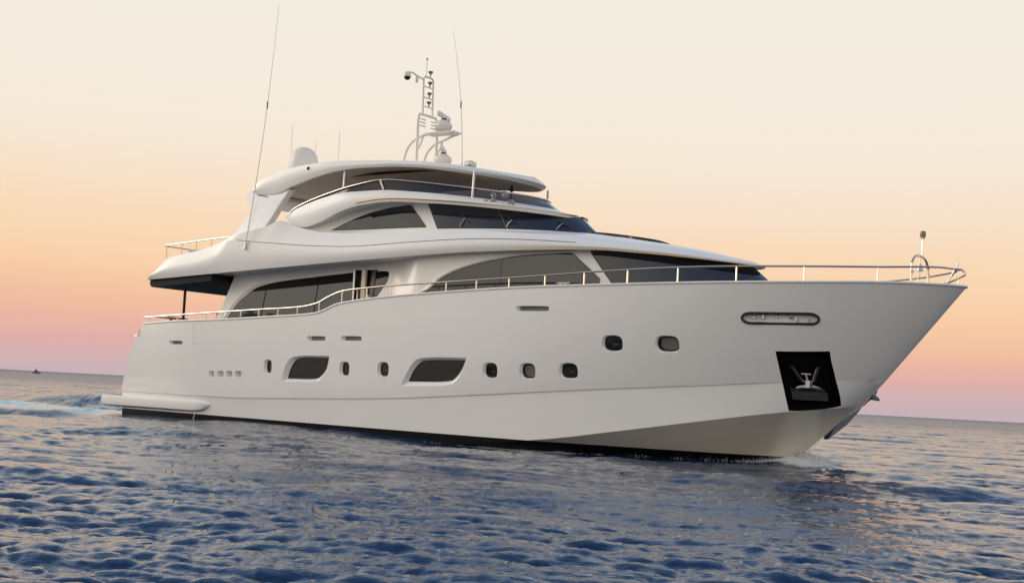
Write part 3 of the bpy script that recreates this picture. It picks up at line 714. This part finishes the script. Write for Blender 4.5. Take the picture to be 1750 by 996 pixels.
radar(11.1, .05, 9.86, R(36+75), R(0)); radar(11.2, 0, 8.72, R(36+86), 0)
p_ = MB(); p_.box((11.15, 0, 9.78), (1.2, .5, .06)); p_.build('radar_platform', SATIN, yacht, bevel=.02)
p_ = MB(); p_.lathe([(.55, 0), (.5, .08), (.4, .12)], (10.7, 0, 8.5), (0, 0, 1), 24); p_.lathe([(.36, 0), (.34, .18), (.28, .2)], (11.2, 0, 8.5), (0, 0, 1), 24); p_.build('mast_base', WHITE, yacht)
s_ = MB(); s_.lathe([(.06, 0), (.04, .12)], (12.35, 0, 8.5), (0, 0, 1), 10); s_.box((12.35, 0, 8.70), (.2, .42, .15)); s_.lathe([(.08, 0), (.09, .12), (.001, .121)], (12.42, -.1, 8.70), (1, -.3, 0), 14); s_.build('search_light', DULLSTEEL, yacht, bevel=.015)
def whip(pts, r0_, r1_, joint):
    w_ = MB(); P = [Vector(p) for p in pts]; n = 24; Q = [P[0].lerp(P[1], i/n) for i in range(n+1)]
    for i, q in enumerate(Q): q.x += .12*math.sin(math.pi*i/n)
    w_.tube([tuple(q) for q in Q], [r0_+(r1_-r0_)*i/n for i in range(n+1)], 6)
    o_ = w_.build('whip_antenna', SATIN, yacht)
    j_ = MB(); j_.tube([tuple(Q[joint]-Vector((0, 0, .12))), tuple(Q[joint]+Vector((0, 0, .12)))], .024, 8); j_.build('ferrule', GREY, o_)
    j_ = MB(); j_.lathe([(.05, -.05), (.05, .0), (.03, .04), (.03, .22)], Q[0], tuple((P[1]-P[0]).normalized()), 10); j_.build('antenna_mount', DULLSTEEL, o_)
whip([(5.8, -3.38, 5.72), (6.62, -3.36, 13.8)], .019, .007, 14)
whip([(12.03, 0, 8.55), (11.34, 0, 13.2)], .017, .006, 11)
s_ = MB(); s_.box((6.0, -2.95, 7.5), (.05, .5, .04)); s_.build('antenna_bracket', DULLSTEEL, yacht)
for (x, z0, z1) in ((5.25, 8.2, 10.3), (6.41, 8.4, 9.6), (7.5, 8.5, 9.93)):
    s_ = MB(); s_.tube([(x, -1, z0), (x-.04, -1, z1)], .010, 6); s_.lathe([(.035, 0), (.03, .12)], (x, -1, z0+(1.0 if x < 6 else .8)), (0, 0, 1), 8) if False else None; s_.lathe([(.04, 0), (.03, .3)], (x, -1, z0), (0, 0, 1), 8); s_.build('rod_antenna', SATIN, yacht)
s_ = MB(); s_.tube([(.85, -1, 7.3), (.72, -1, 7.62)], .015, 6) if False else s_.tube([(4.1, 0, 6.3), (3.95, 0, 7.05)], .02, 6); s_.lathe([(.03, 0), (.06, .05), (.03, .1)], (3.95, 0, 7.02), (0, 0, 1), 10); s_.build('stern_light_pole', BLACK, yacht)
# trumpet horns on the coaming
hc = MB(); hp = Vector(C1.at(.843)); hc.tube([(14.4, hp.y-.02, 7.17), (15.0, hp.y+.45, 7.15)], .03, 8); hc.tube([(14.6, hp.y+.15, 7.05), (14.6, hp.y+.15, 7.32)], .025, 8)
ho = hc.build('horn_cluster', DULLSTEEL, yacht)
dirn = Vector((.75, -.62, -.05)).normalized()
for (dx, dz, r_) in ((-.02, .02, .05), (.12, .22, .09), (.14, .02, .09), (.36, .26, .10), (.52, .0, .10)):
    c0 = Vector((14.45+dx*1.2, hp.y+.02+dx*.75, 7.10+dz)); t_ = MB(); t_.lathe([(.02, -.32), (.025, -.2), (.04, -.08), (r_*.7, -.01), (r_, .02), (r_*.93, .02), (r_*.6, -.02), (.03, -.08)], c0+dirn*.2, tuple(dirn), 16); t_.build('trumpet', DULLSTEEL, ho)
# coach roof hatches and sunpads forward of the windscreen
pad = MB(); 
def roofz(x, y):
    h = ub.ray_cast(Vector((x, y, 9)), Vector((0, 0, -1))); return h[0].z if h[0] is not None else 6
m = MB()
for (x0, x1, y) in ((17.5, 18.6, -.55), (17.5, 18.6, .55), (18.75, 19.5, 0)):
    o_ = round_rect(x0, x1, y-.45, y+.45, 5)
    m.prism([(a_, b_, roofz(a_, b_)-.01) for a_, b_ in o_], [(a_, b_, roofz(a_, b_)+.05) for a_, b_ in o_])
m.build('roof_hatch', BLACK, upper, bevel=.01)
m = MB(); m.tube(spline([(17.6, -.9, roofz(17.6, -.9)+.03), (18.0, -.4, roofz(18,-.4)+.05), (18.8, -.2, roofz(18.8,-.2)+.07), (19.4, 0, roofz(19.4, 0)+.07), (19.7, .2, roofz(19.7, .2)+.03)], 6), .02, 6); m.build('grab_rail', BLACK, upper)
# ------------------------------------------------------------ rails
RX = [(.845, 3.403), (4.195, 3.575), (6.613, 3.70), (8.529, 3.80), (9.228, 3.921), (9.591, 4.078), (9.929, 4.206), (10.217, 4.285), (10.605, 4.335), (11.227, 4.384), (12.211, 4.451), (14.298, 4.545), (16.56, 4.655), (17.78, 4.722), (19.74, 4.836), (21.7, 4.932), (23.26, 4.975), (25.32, 5.012), (26.62, 5.041), (28.12, 5.11), (28.3, 5.10)]
def ry(x): return -max(0, SH.b(x)-.09)
xs = [.845+i*(27.95-.845)/150 for i in range(151)]
half = [(x, ry(x), lerp_tab(RX, x)) for x in xs] + [(28.12, -.12, 5.11)]
m = MB(); m.tube(half + [(28.28, -.04, 5.10), (28.28, .04, 5.10)] + [(x, -y, z) for x, y, z in half[::-1]], .026, 8); rail = m.build('guard_rail', STEEL, yacht)
for x in (1.122, 2.659, 4.131, 4.926, 5.788, 6.631, 7.509, 8.367, 9.303, 10.246, 11.255, 12.236, 13.283, 14.339, 15.441, 16.579, 17.78, 19.026, 20.33, 21.756, 23.308, 24.977, 26.646):
    for sg in (1, -1):
        m = MB(); z0 = SH.z(x)-.01; z1 = lerp_tab(RX, x); m.tube([(x, ry(x)*sg, z0), (x, ry(x)*sg, z1)], .022, 8); m.lathe([(.045, 0), (.04, .02), (.025, .035)], (x, ry(x)*sg, z0+.01), (0, 0, 1), 10); m.build('stanchion', STEEL, rail)
m = MB(); m.tube(spline([(28.28, 0, 5.10), (28.36, .0, 4.98), (28.1, 0, 4.84), (27.75, 0, 4.72), (27.5, 0, 4.68)], 5), .026, 8); m.tube([(28.2, 0, 4.66), (28.2, 0, 4.9)], .018, 6); m.build('bow_brace', STEEL, rail)
# bow arch with bell, masthead light
m = MB(); m.tube(spline([(27.2, -.62, 4.6), (27.2, -.62, 5.1), (27.2, -.58, 5.25), (27.2, -.36, 5.42), (27.2, 0, 5.47), (27.2, .36, 5.42), (27.2, .58, 5.25), (27.2, .62, 5.1), (27.2, .62, 4.6)], 5), .034, 10); ba = m.build('bow_arch', STEEL, yacht)
m = MB(); m.tube([(27.2, 0, 5.4), (27.2, 0, 5.24)], .012, 6); m.lathe([(.02, .14), (.05, .12), (.065, .04), (.09, -.04), (.085, -.04), (.02, 0)], (27.2, 0, 5.12), (0, 0, 1), 16); m.build('bell', DULLSTEEL, ba)
m = MB(); m.tube([(27.2, 0, 5.1), (27.19, 0.02, 4.95), (27.17, 0, 4.86)], .008, 5); m.build('bell_rope', CANVAS, ba)
m = MB(); m.tube([(27.24, 0, 5.45), (27.25, 0, 5.95)], .018, 8); lp_ = m.build('light_pole', STEEL, ba)
m = MB(); m.lathe([(.035, -.02), (.055, 0)], (27.25, 0, 5.93), (0, 0, 1), 14, mi=1); m.lathe([(.062, .02), (.075, .06), (.075, .14), (.06, .18), (.02, .19)], (27.25, 0, 5.93), (0, 0, 1), 16); m.build('bow_light', [LAMP, BLACK], ba)
for sg in (-1, 1):
    m = MB(); m.box((27.24, .66*sg, 5.0), (.07, .06, .06)); m.build('clamp', DULLSTEEL, ba)
m = MB(); m.tube([(27.85, -.02, 4.66), (28.02, 0, 4.95)], .014, 6); m.tube([(28.02, 0, 4.95), (28.12, 0, 5.12)], .03, 6); m.tube([(28.12, 0, 5.12), (28.2, 0, 5.28)], .014, 6); m.build('jack_staff', DULLSTEEL, yacht)
m = MB(); xx = 18.36; m.tube([(xx-.22, ry(xx)+.02, 4.50), (xx+.22, ry(xx)-.0, 4.51)], .025, 8); m.tube([(xx-.08, ry(xx), 4.40), (xx-.08, ry(xx), 4.5)], .025, 6); m.tube([(xx+.08, ry(xx), 4.40), (xx+.08, ry(xx), 4.5)], .025, 6); m.build('cleat', STEEL, yacht)
# aft upper deck rail
ur = [(1.5, -3.15), (1.5, 3.15)]
m = MB(); P = [(5.1, -3.17, 6.14), (4.0, -3.17, 6.09), (3.15, -3.17, 6.03), (1.65, -3.17, 5.93), (1.47, -3.1, 5.91), (1.47, 3.1, 5.91), (1.65, 3.17, 5.93), (3.15, 3.17, 6.03), (4.0, 3.17, 6.09), (5.1, 3.17, 6.14)]
m.tube(P, .024, 8); r2 = m.build('aft_deck_rail', STEEL, yacht)
for x in (1.66, 2.44, 3.18, 3.93):
    for sg in (1, -1):
        m = MB(); m.tube([(x, -3.17*sg, L2.z(max(1.85, x))-.05), (x, -3.17*sg, 5.91+(x-1.47)*.065)], .018, 6); m.build('stanchion', STEEL, r2)
for y in (-1.5, 0, 1.5):
    m = MB(); m.tube([(1.47, y, 5.4), (1.47, y, 5.91)], .018, 6); m.build('stanchion', STEEL, r2)
# aft cockpit
m = MB()
for sg in (-1, 1):
    m = MB(); m.tube([(1.75, 2.3*sg, 2.5), (1.75, 2.3*sg, 4.4), (1.9, 2.3*sg, 4.62)], .05, 10); m.build('awning_pole', BLACK, yacht)
m = MB(); m.box((1.35, -2.5, 3.44), (.7, .9, .05)); m.tube([(1.35, -2.5, 2.5), (1.35, -2.5, 3.42)], .05, 10); cp = tag(m.build('cockpit_table', CANVAS, None, bevel=.01), 'small pale table at the aft rail of the main deck', 'table')
m = MB()
for x in (3.1, 3.35, 3.5, 3.65): m.tube([(x, -2.0, 2.5), (x, -2.0, 3.62)], .02, 6)
m.tube([(2.3, -2.0, 3.2), (3.9, -2.0, 3.22)], .03, 6); m.tube([(3.1, -2, 3.62), (3.8, -2, 3.62)], .02, 6); m.build('stair_rail', STEEL, yacht)
m = MB(); m.lathe([(.45, 0), (.44, .1), (.38, .2), (.25, .27), (.1, .3), (.001, .3)], (5.9, -2.98, 3.30), (0, 0, 1), 24); 
for a_ in range(5): m.tube([(5.72+a_*.06, -2.98, 3.55), (5.70+a_*.07, -2.98, 3.74)], .018, 5)
m.tube([(5.62, -2.98, 3.64), (5.9, -2.98, 3.66)], .02, 5)
tag(m.build('rope_reel', ROPE, None), 'black covered rope reel by the side rail of the main deck', 'rope reel')
# folded pale canvas seat beside the aft rail of the upper deck
m = MB(); m.prism([(1.75, -2.3, 5.86), (2.95, -2.3, 5.88), (2.5, -2.3, 5.5), (1.95, -2.3, 5.45)], [(1.75, -1.9, 5.86), (2.95, -1.9, 5.88), (2.5, -1.9, 5.5), (1.95, -1.9, 5.45)])
tag(m.build('folded_canvas', CANVAS, None, bevel=.02), 'folded pale canvas seat behind the rail of the upper aft deck', 'canvas seat')
# ------------------------------------------------------------ anchors
def anchor(c, X, Y, Z, label):
    e = empty('bow_anchor', c); tag(e, label, 'anchor', None)
    P = lambda a, b_, d: (X*a+Z*b_+Y*d)*.9
    m = MB(); m.tube([P(-.37, -.06, .02), P(-.3, -.03, .03), P(0, .03, .05), P(.3, -.03, .03), P(.37, -.06, .02)], [.035, .055, .075, .055, .035], 8); m.build('crossbar', DULLSTEEL, e)
    m = MB(); m.box(P(0, .1, .06), (.16, .16, .2)); m.tube([P(-.09, .0, .08), P(-.09, .22, .08)], .03, 8); m.tube([P(.09, .0, .08), P(.09, .22, .08)], .03, 8); m.build('crown', DULLSTEEL, e, bevel=.015)
    m = MB(); m.tube([P(0, .1, .06), P(0, .36, .0)], .045, 8); m.tube([P(-.14, .38, 0), P(.14, .38, 0)], .03, 8); m.build('shank', STEEL, e)
    for sg in (-1, 1):
        m = MB(); a_ = [P(.08*sg, .12, .04), P(.20*sg, .16, .0), P(.44*sg, .62, -.04), P(.36*sg, .64, -.03), P(.30*sg, .60, -.02)]
        m.prism(a_, [q+Y*.04 for q in a_]); m.build('fluke', DARKSTEEL, e)
        m = MB(); m.tube([P(.10*sg, .14, .07), P(.36*sg, .63, .0)], [.016, .012], 6); m.build('fluke_rib', STEEL, e)
    return e
op = openings[-1]; n = op['n']; c = sum(op['inner'], Vector())/4
Z_ = ((op['inner'][0]+op['inner'][1])-(op['inner'][2]+op['inner'][3])).normalized(); X_ = Vector((n.y, -n.x, 0)).normalized()*-1
if X_.x < 0: X_ = -X_
anchor(c - Z_*.30 + n*.16 + X_*.02, X_, n, Z_, 'steel anchor stowed in the black pocket on the near side of the bow')
nm = Vector((n.x, -n.y, n.z)); cm = Vector((c.x, -c.y, c.z)); Zm = Vector((Z_.x, -Z_.y, Z_.z)); Xm = Vector((X_.x, -X_.y, 0))
anchor(Vector((25.72, .72, 1.80)), Xm, nm, Zm, 'dark anchor sticking out past the stem on the far side of the bow')
m = MB(); q = [c - Z_*.62 + X_*a_ + n*b_ for a_, b_ in ((-.48, .0), (.44, .0), (.46, .30), (-.46, .30))]; m.prism(q, [p + Z_*.22 - n*.0 for p in q]); m.build('anchor_ledge', mat('ledge_paint', (.05, .052, .055), .35), yacht)
# far-side anchor platform bulging past the stem
m = MB(); q = [(25.60, .35, 1.66), (25.44, .95, 1.60), (25.2, 1.25, 1.42), (24.9, 1.2, 1.05), (24.55, .75, .62), (24.9, .35, .95), (25.3, .3, 1.3)]
m.prism(q, [(x-.10, y-.12, z) for x, y, z in q]); m.build('chafe_plate', DULLSTEEL, yacht)
m = MB(); m.tube([(25.5, .7, 1.6), (25.62, .8, 1.76)], .06, 8); m.build('anchor_strop', mat('yellow_strop', (.6, .38, .04), .6), yacht)
# ------------------------------------------------------------ distant boat
db = empty('distant_boat', (0, 0, SEA))
def far(px, dist):
    a_ = math.atan((px-875)/2350); d = f0*math.cos(a_)+r0*math.sin(a_); return Vector((EYE.x, EYE.y, 0)) + d*dist
fp = far(73, 800); db.location = (fp.x, fp.y, SEA); db.rotation_euler = (0, 0, HEAD)
m = MB(); secs = []
for (x, b_, z) in ((-2, .8, .9), (0, .95, .9), (1.4, .7, 1.05), (2.3, .05, 1.3)): secs.append([(x, -b_, z), (x, -b_*.7, -.1), (x, b_*.7, -.1), (x, b_, z)])
vs = [p for s_ in secs for p in s_]; fs = [(i*4+j, i*4+(j+1) % 4, i*4+4+(j+1) % 4, i*4+4+j) for i in range(3) for j in range(4)] + [(0, 1, 2, 3), (12, 13, 14, 15)]
m.add(vs, fs); m.build('boat_hull', GREY, db)
m = MB(); m.box((-.2, 0, 1.5), (1.5, 1.1, 1.3), taper=.7); m.build('cabin', mat('dark_cabin', (.06, .04, .04), .6), db)
m = MB(); m.tube([(-.4, 0, 2.0), (-.4, 0, 3.0)], .06, 6); m.build('pole', GREY, db)
tag(db, 'tiny dark fishing boat far off on the left horizon', 'boat')
# ------------------------------------------------------------ sea
def field(n, Lm, lmin, lmax, peak, wind, spread, seed):
    rng = np.random.default_rng(seed)
    k1 = np.fft.fftfreq(n, Lm/n)*2*np.pi; kx, ky = np.meshgrid(k1, k1, indexing='ij'); k = np.hypot(kx, ky); k[0, 0] = 1
    kp = 2*np.pi/peak
    P = k**-3.7*np.exp(-1.0*(kp/k)**2)
    c = (kx*wind[0]+ky*wind[1])/k; P = P*(spread + (1-spread)*c**6)
    P[(k < 2*np.pi/lmax) | (k > 2*np.pi/lmin)] = 0; P[0, 0] = 0
    a_ = (rng.normal(size=(n, n))+1j*rng.normal(size=(n, n)))*np.sqrt(P)
    h = np.fft.ifft2(a_); k[0, 0] = 1
    dx = np.fft.ifft2(-1j*kx/k*a_).real; dy = np.fft.ifft2(-1j*ky/k*a_).real
    s_ = 1/h.real.std(); return h.real*s_, dx*s_, dy*s_
def samp(F, Lm, x, y):
    n = F.shape[0]; u = (x/Lm*n) % n; v = (y/Lm*n) % n; i = u.astype(np.int64) % n; j = v.astype(np.int64) % n; a_ = u-np.floor(u); b_ = v-np.floor(v); i2 = (i+1) % n; j2 = (j+1) % n
    return F[i, j]*(1-a_)*(1-b_)+F[i2, j]*a_*(1-b_)+F[i, j2]*(1-a_)*b_+F[i2, j2]*a_*b_
wd = (Vector((f0.x, f0.y, 0))*.95 + r0*.3).normalized(); wdir = (wd.x, wd.y)
fa = field(512, 83., 1.8, 30, 6.5, wdir, .06, 3); fb = field(768, 29.3, .2, 1.8, .75, wdir, .10, 11); fc = field(512, 8.7, .08, .4, .22, wdir, .22, 23)
az = np.concatenate([np.linspace(-180, -34, 70)[:-1], np.linspace(-34, -23.5, 120)[:-1], np.linspace(-23.5, 23.5, 1150), np.linspace(23.5, 34, 120)[1:], np.linspace(34, 180, 70)[1:-1]])
rad = [1.0]
while rad[-1] < 40000:
    r_ = rad[-1]; rad.append(r_*(1.05 if r_ < 7.5 else 1.0045 if r_ < 260 else 1.03))
rad = np.array(rad); print('sea grid', len(az), len(rad))
AZ, RD = np.meshgrid(np.radians(az), rad, indexing='ij')
ca, sa = np.cos(AZ), np.sin(AZ)
X = EYE.x + RD*(f0.x*ca + r0.x*sa); Y = EYE.y + RD*(f0.y*ca + r0.y*sa)
def fade(d0, d1): return np.clip((d1-RD)/(d1-d0), 0, 1)
inside = np.abs(AZ) < R(34.5)
ha, hb_, hc_ = .052, .0165, .0048
wa = fade(1200, 4000); wb = fade(90, 380)*inside; wc = fade(15, 34)*(np.abs(AZ) < R(24))
# calmer water in the lee and reflection zone beside the hull
def hull_wl(x):
    t = np.clip((x-8)/16, 0, 1); return np.where((x > -.2) & (x < 24.2), 3.2*(1-t**2.2), -1)
dist_h = np.abs(Y) - hull_wl(X); nearh = np.exp(-np.clip(dist_h, 0, 99)/4)*((X > -4) & (X < 26))
calm = 1-.5*nearh
gust = .8+.35*samp(fa[0], 83*3.1, X+11, Y-5)*.6
za = samp(fa[0], 83., X, Y)*ha*wa*calm; zb = samp(fb[0], 29.3, X, Y)*hb_*wb*calm*np.clip(gust, .35, 1.5); zc = samp(fc[0], 8.7, X, Y)*hc_*wc
Z = SEA + za + zb + zc
DX = samp(fa[1], 83., X, Y)*ha*wa*1.2*calm + samp(fb[1], 29.3, X, Y)*hb_*wb*1.35*calm + samp(fc[1], 8.7, X, Y)*hc_*wc*1.2; DY = samp(fa[2], 83., X, Y)*ha*wa*1.2*calm + samp(fb[2], 29.3, X, Y)*hb_*wb*1.35*calm + samp(fc[2], 8.7, X, Y)*hc_*wc*1.2
# diverging ship waves: crests that leave the stern quarter
def ridge(x0, y0, x1, y1, amp, w, asym=.5):
    global Z
    vx, vy = x1-x0, y1-y0; Lr = math.hypot(vx, vy); vx /= Lr; vy /= Lr
    s_ = (X-x0)*vx+(Y-y0)*vy; d = -(X-x0)*vy+(Y-y0)*vx
    env = np.exp(-((s_-Lr/2)/(Lr*.42))**4)
    Z += amp*env*(np.exp(-(d/w)**2) - .45*np.exp(-((d-2*w)/(w*1.3))**2) - .45*np.exp(-((d+2*w)/(w*1.3))**2))
ridge(2.0, -5.6, -8.0, -7.4, .22, .7); ridge(2, -9, -12, -14, .12, 1.2); ridge(-6, -4.5, -22, -8, .18, 1.4); ridge(-4, 7, -30, 13, .42, 1.6); ridge(16, -8.5, 8, -12, .08, .8)
Z += (np.interp(X, [-6, -1, 7, 12, 17, 24], [0, .17, .2, .06, -.10, .02]))*np.exp(-(np.clip(dist_h, 0, 99)/2.2)**2)*((X > -6) & (X < 24.5))
# bow wave climbing the stem
Z += .20*np.exp(-((X-24.2)/.7)**2-((np.abs(Y)-.15)/.5)**2) + .07*np.exp(-(np.clip(dist_h, 0, 9)/.35)**2)*((X > 10) & (X < 24))
foam = np.exp(-(np.clip(dist_h, 0, 9)/.45)**2)*np.clip((X-11)/5, 0, 1)*((X < 24.6)) *.7
foam += 1.2*np.exp(-((X-24.45)/.75)**2-((Y+.15)/.9)**2)
foam += .9*np.exp(-((X-23.2)/1.2)**2-(np.clip(dist_h-.05, 0, 9)/.25)**2)
foam += .3*np.exp(-((X-15.5)/3.0)**2-((dist_h-.4)/.3)**2)
wake = np.clip(-X/1.5, 0, 1)*np.exp(-(np.abs(Y)/3.6)**6)*np.clip(1.2+X/70, 0, 1)
wake = np.clip(wake*1.25, 0, 1)
foam += wake*.10*np.clip(samp(fb[0], 29.3, X*1.7, Y*1.7), 0, 2)
nu_, nr_ = X.shape; V = np.stack([X+DX, Y+DY, Z], -1).reshape(-1, 3)
ii = np.arange(nu_); jj = np.arange(nr_-1)
I, J = np.meshgrid(ii, jj, indexing='ij'); I2 = (I+1) % nu_
Q = np.stack([I*nr_+J, I*nr_+J+1, I2*nr_+J+1, I2*nr_+J], -1).reshape(-1, 4)
me = bpy.data.meshes.new('sea'); me.vertices.add(len(V)); me.vertices.foreach_set('co', V.astype(np.float32).ravel())
me.loops.add(Q.size); me.loops.foreach_set('vertex_index', Q.astype(np.int32).ravel()); me.polygons.add(len(Q)); me.polygons.foreach_set('loop_start', np.arange(0, Q.size, 4, dtype=np.int32)); me.polygons.foreach_set('use_smooth', np.ones(len(Q), dtype=bool))
me.update(calc_edges=True)
rough = np.clip(.035 + .25*np.clip((RD-30)/250, 0, 1) + .08*np.clip((RD-300)/2000, 0, 1), 0, .4)
for nm_, arr in (('foam', foam), ('wake', wake), ('gloss', rough)):
    at = me.attributes.new(nm_, 'FLOAT', 'POINT'); at.data.foreach_set('value', arr.astype(np.float32).ravel())
sea = bpy.data.objects.new('water', me); COL.objects.link(sea); tag(sea, kind='structure')
if me.polygons[0].normal.z < 0: me.flip_normals()
SM = bpy.data.materials.new('sea_water'); SM.use_nodes = True; nt = SM.node_tree; p = nt.nodes['Principled BSDF']; p.inputs['IOR'].default_value = 1.333
NN = nt.nodes.new; LL = nt.links.new
def attr(n_):
    a_ = NN('ShaderNodeAttribute'); a_.attribute_name = n_; return a_.outputs['Fac']
geo = NN('ShaderNodeNewGeometry')
n1 = NN('ShaderNodeTexNoise'); n1.inputs['Scale'].default_value = 6; n1.inputs['Detail'].default_value = 5; n1.inputs['Roughness'].default_value = .6; mpw = NN('ShaderNodeMapping'); mpw.vector_type = 'TEXTURE'; mpw.inputs['Rotation'].default_value = (0, 0, math.atan2(wd.y, wd.x)); mpw.inputs['Scale'].default_value = (1, 2.3, 1); LL(geo.outputs['Position'], mpw.inputs[0]); LL(mpw.outputs[0], n1.inputs['Vector'])
bp_ = NN('ShaderNodeBump'); bp_.inputs['Strength'].default_value = .5; bp_.inputs['Distance'].default_value = .04; LL(n1.outputs[0], bp_.inputs['Height']); 
# facets too small and far to mesh: tilt the normal, more with distance
n3 = NN('ShaderNodeTexNoise'); n3.inputs['Scale'].default_value = 1.3; n3.inputs['Detail'].default_value = 3; LL(geo.outputs['Position'], n3.inputs['Vector'])
c3 = NN('ShaderNodeVectorMath'); c3.operation = 'SUBTRACT'; LL(n3.outputs['Color'], c3.inputs[0]); c3.inputs[1].default_value = (.5, .5, .5)
t3 = NN('ShaderNodeMapRange'); t3.inputs[1].default_value = .05; t3.inputs[2].default_value = .27; t3.inputs[3].default_value = 0; t3.inputs[4].default_value = .9; LL(attr('gloss'), t3.inputs[0])
s3 = NN('ShaderNodeVectorMath'); s3.operation = 'SCALE'; LL(c3.outputs[0], s3.inputs[0]); LL(t3.outputs[0], s3.inputs['Scale'])
m3 = NN('ShaderNodeVectorMath'); m3.operation = 'MULTIPLY'; LL(s3.outputs[0], m3.inputs[0]); m3.inputs[1].default_value = (1, 1, 0)
a3 = NN('ShaderNodeVectorMath'); a3.operation = 'ADD'; LL(bp_.outputs[0], a3.inputs[0]); LL(m3.outputs[0], a3.inputs[1])
z3 = NN('ShaderNodeVectorMath'); z3.operation = 'NORMALIZE'; LL(a3.outputs[0], z3.inputs[0]); LL(z3.outputs[0], p.inputs['Normal'])
n2 = NN('ShaderNodeTexNoise'); n2.inputs['Scale'].default_value = 4; n2.inputs['Detail'].default_value = 8; n2.inputs['Roughness'].default_value = .75; LL(geo.outputs['Position'], n2.inputs['Vector'])
fs_ = NN('ShaderNodeMath'); fs_.operation = 'ADD'; LL(n2.outputs[0], fs_.inputs[0]); LL(attr('foam'), fs_.inputs[1])
fm = NN('ShaderNodeMapRange'); fm.inputs[1].default_value = .98; fm.inputs[2].default_value = 1.25; LL(fs_.outputs[0], fm.inputs[0])
wk = NN('ShaderNodeMix'); wk.data_type = 'RGBA'; wk.inputs['A'].default_value = (.005, .028, .078, 1); wk.inputs['B'].default_value = (.03, .46, .64, 1); LL(attr('wake'), wk.inputs['Factor'])
fo = NN('ShaderNodeMix'); fo.data_type = 'RGBA'; LL(fm.outputs[0], fo.inputs['Factor']); LL(wk.outputs['Result'], fo.inputs['A']); fo.inputs['B'].default_value = (.72, .75, .78, 1); LL(fo.outputs['Result'], p.inputs['Base Color'])
rg = NN('ShaderNodeMath'); rg.operation = 'MULTIPLY_ADD'; LL(fm.outputs[0], rg.inputs[0]); rg.inputs[1].default_value = .6; LL(attr('gloss'), rg.inputs[2]); LL(rg.outputs[0], p.inputs['Roughness'])
me.materials.append(SM)
# spray thrown up at the stem and along the forefoot
rng = random.Random(5)
TV = np.array([(1, 0, 0), (-1, 0, 0), (0, 1, 0), (0, -1, 0), (0, 0, 1), (0, 0, -1)], float); TF = np.array([(0, 2, 4), (2, 1, 4), (1, 3, 4), (3, 0, 4), (2, 0, 5), (1, 2, 5), (3, 1, 5), (0, 3, 5)])
DR = []
def drop(p, r_): DR.append((p.x, p.y, p.z, r_, rng.uniform(.5, 1.5), rng.uniform(.5, 1.2)))
def wl(x): return max(0, 3.2*(1-max(0, (x-8)/16)**2.2)) if x < 24 else 0
def crest(x): return max(0, .6+.35*math.sin(x*2.3+1.7*math.sin(x*.9))+.35*math.sin(x*5.9+2))
for i in range(12000):      # sheet of spray round the forefoot
    t = rng.random()**1.5; x = 24.3-t*3.2
    h = abs(rng.gauss(0, .11))*(1-.6*t); y = -(wl(x) + .02 + abs(rng.gauss(0, .16)))
    drop(Vector((x, y, SEA+.02+h)), rng.uniform(.005, .015))
for i in range(4000):
    a_ = rng.uniform(-.8, 2.4); d = abs(rng.gauss(0, .30)); drop(Vector((24.15+d*.95, -.14+.8*d*math.sin(a_), SEA+.12+abs(rng.gauss(0, .11))*max(.1, 1-d))), rng.uniform(.012, .034))
for i in range(14000):      # curl thrown forward of the stem
    a_ = rng.uniform(-.6, 2.2); d = abs(rng.gauss(0, .38)); drop(Vector((24.1+d*.95, -.12+.8*d*math.sin(a_), SEA+.06+abs(rng.gauss(0, .15))*max(.08, 1-d*.9))), rng.uniform(.005, .017))
for i in range(75000):      # broken line of froth along the side
    x = rng.uniform(13.5, 23.2); cst = crest(x)*min(1, (x-12.5)/6)
    if rng.random() > cst: continue
    off_ = abs(rng.gauss(0, .16)); base = SEA + .06*math.exp(-(off_/.35)**2) + float(np.interp(x, [7, 12, 17, 24], [.2, .06, -.10, .02]))
    drop(Vector((x, -(wl(x)+.02+off_), base + min(.11, abs(rng.gauss(0, .032)))*cst)), rng.uniform(.005, .015))
D = np.array(DR); VS = D[:, None, :3] + TV[None]*D[:, None, 3:4]*np.stack([np.ones(len(D)), D[:, 4], D[:, 5]], -1)[:, None, :]
FS = (TF[None] + (np.arange(len(D))*len(TV))[:, None, None]).reshape(-1, 3)
ms = bpy.data.meshes.new('bow_spray'); ms.from_pydata(VS.reshape(-1, 3).tolist(), [], FS.tolist()); ms.polygons.foreach_set('use_smooth', [True]*len(ms.polygons)); ms.materials.append(mat('foam_white', (.74, .77, .80), .5))
spo = bpy.data.objects.new('bow_spray', ms); COL.objects.link(spo); tag(spo, 'white spray and foam thrown up along the bow waterline', 'spray', kind='stuff')
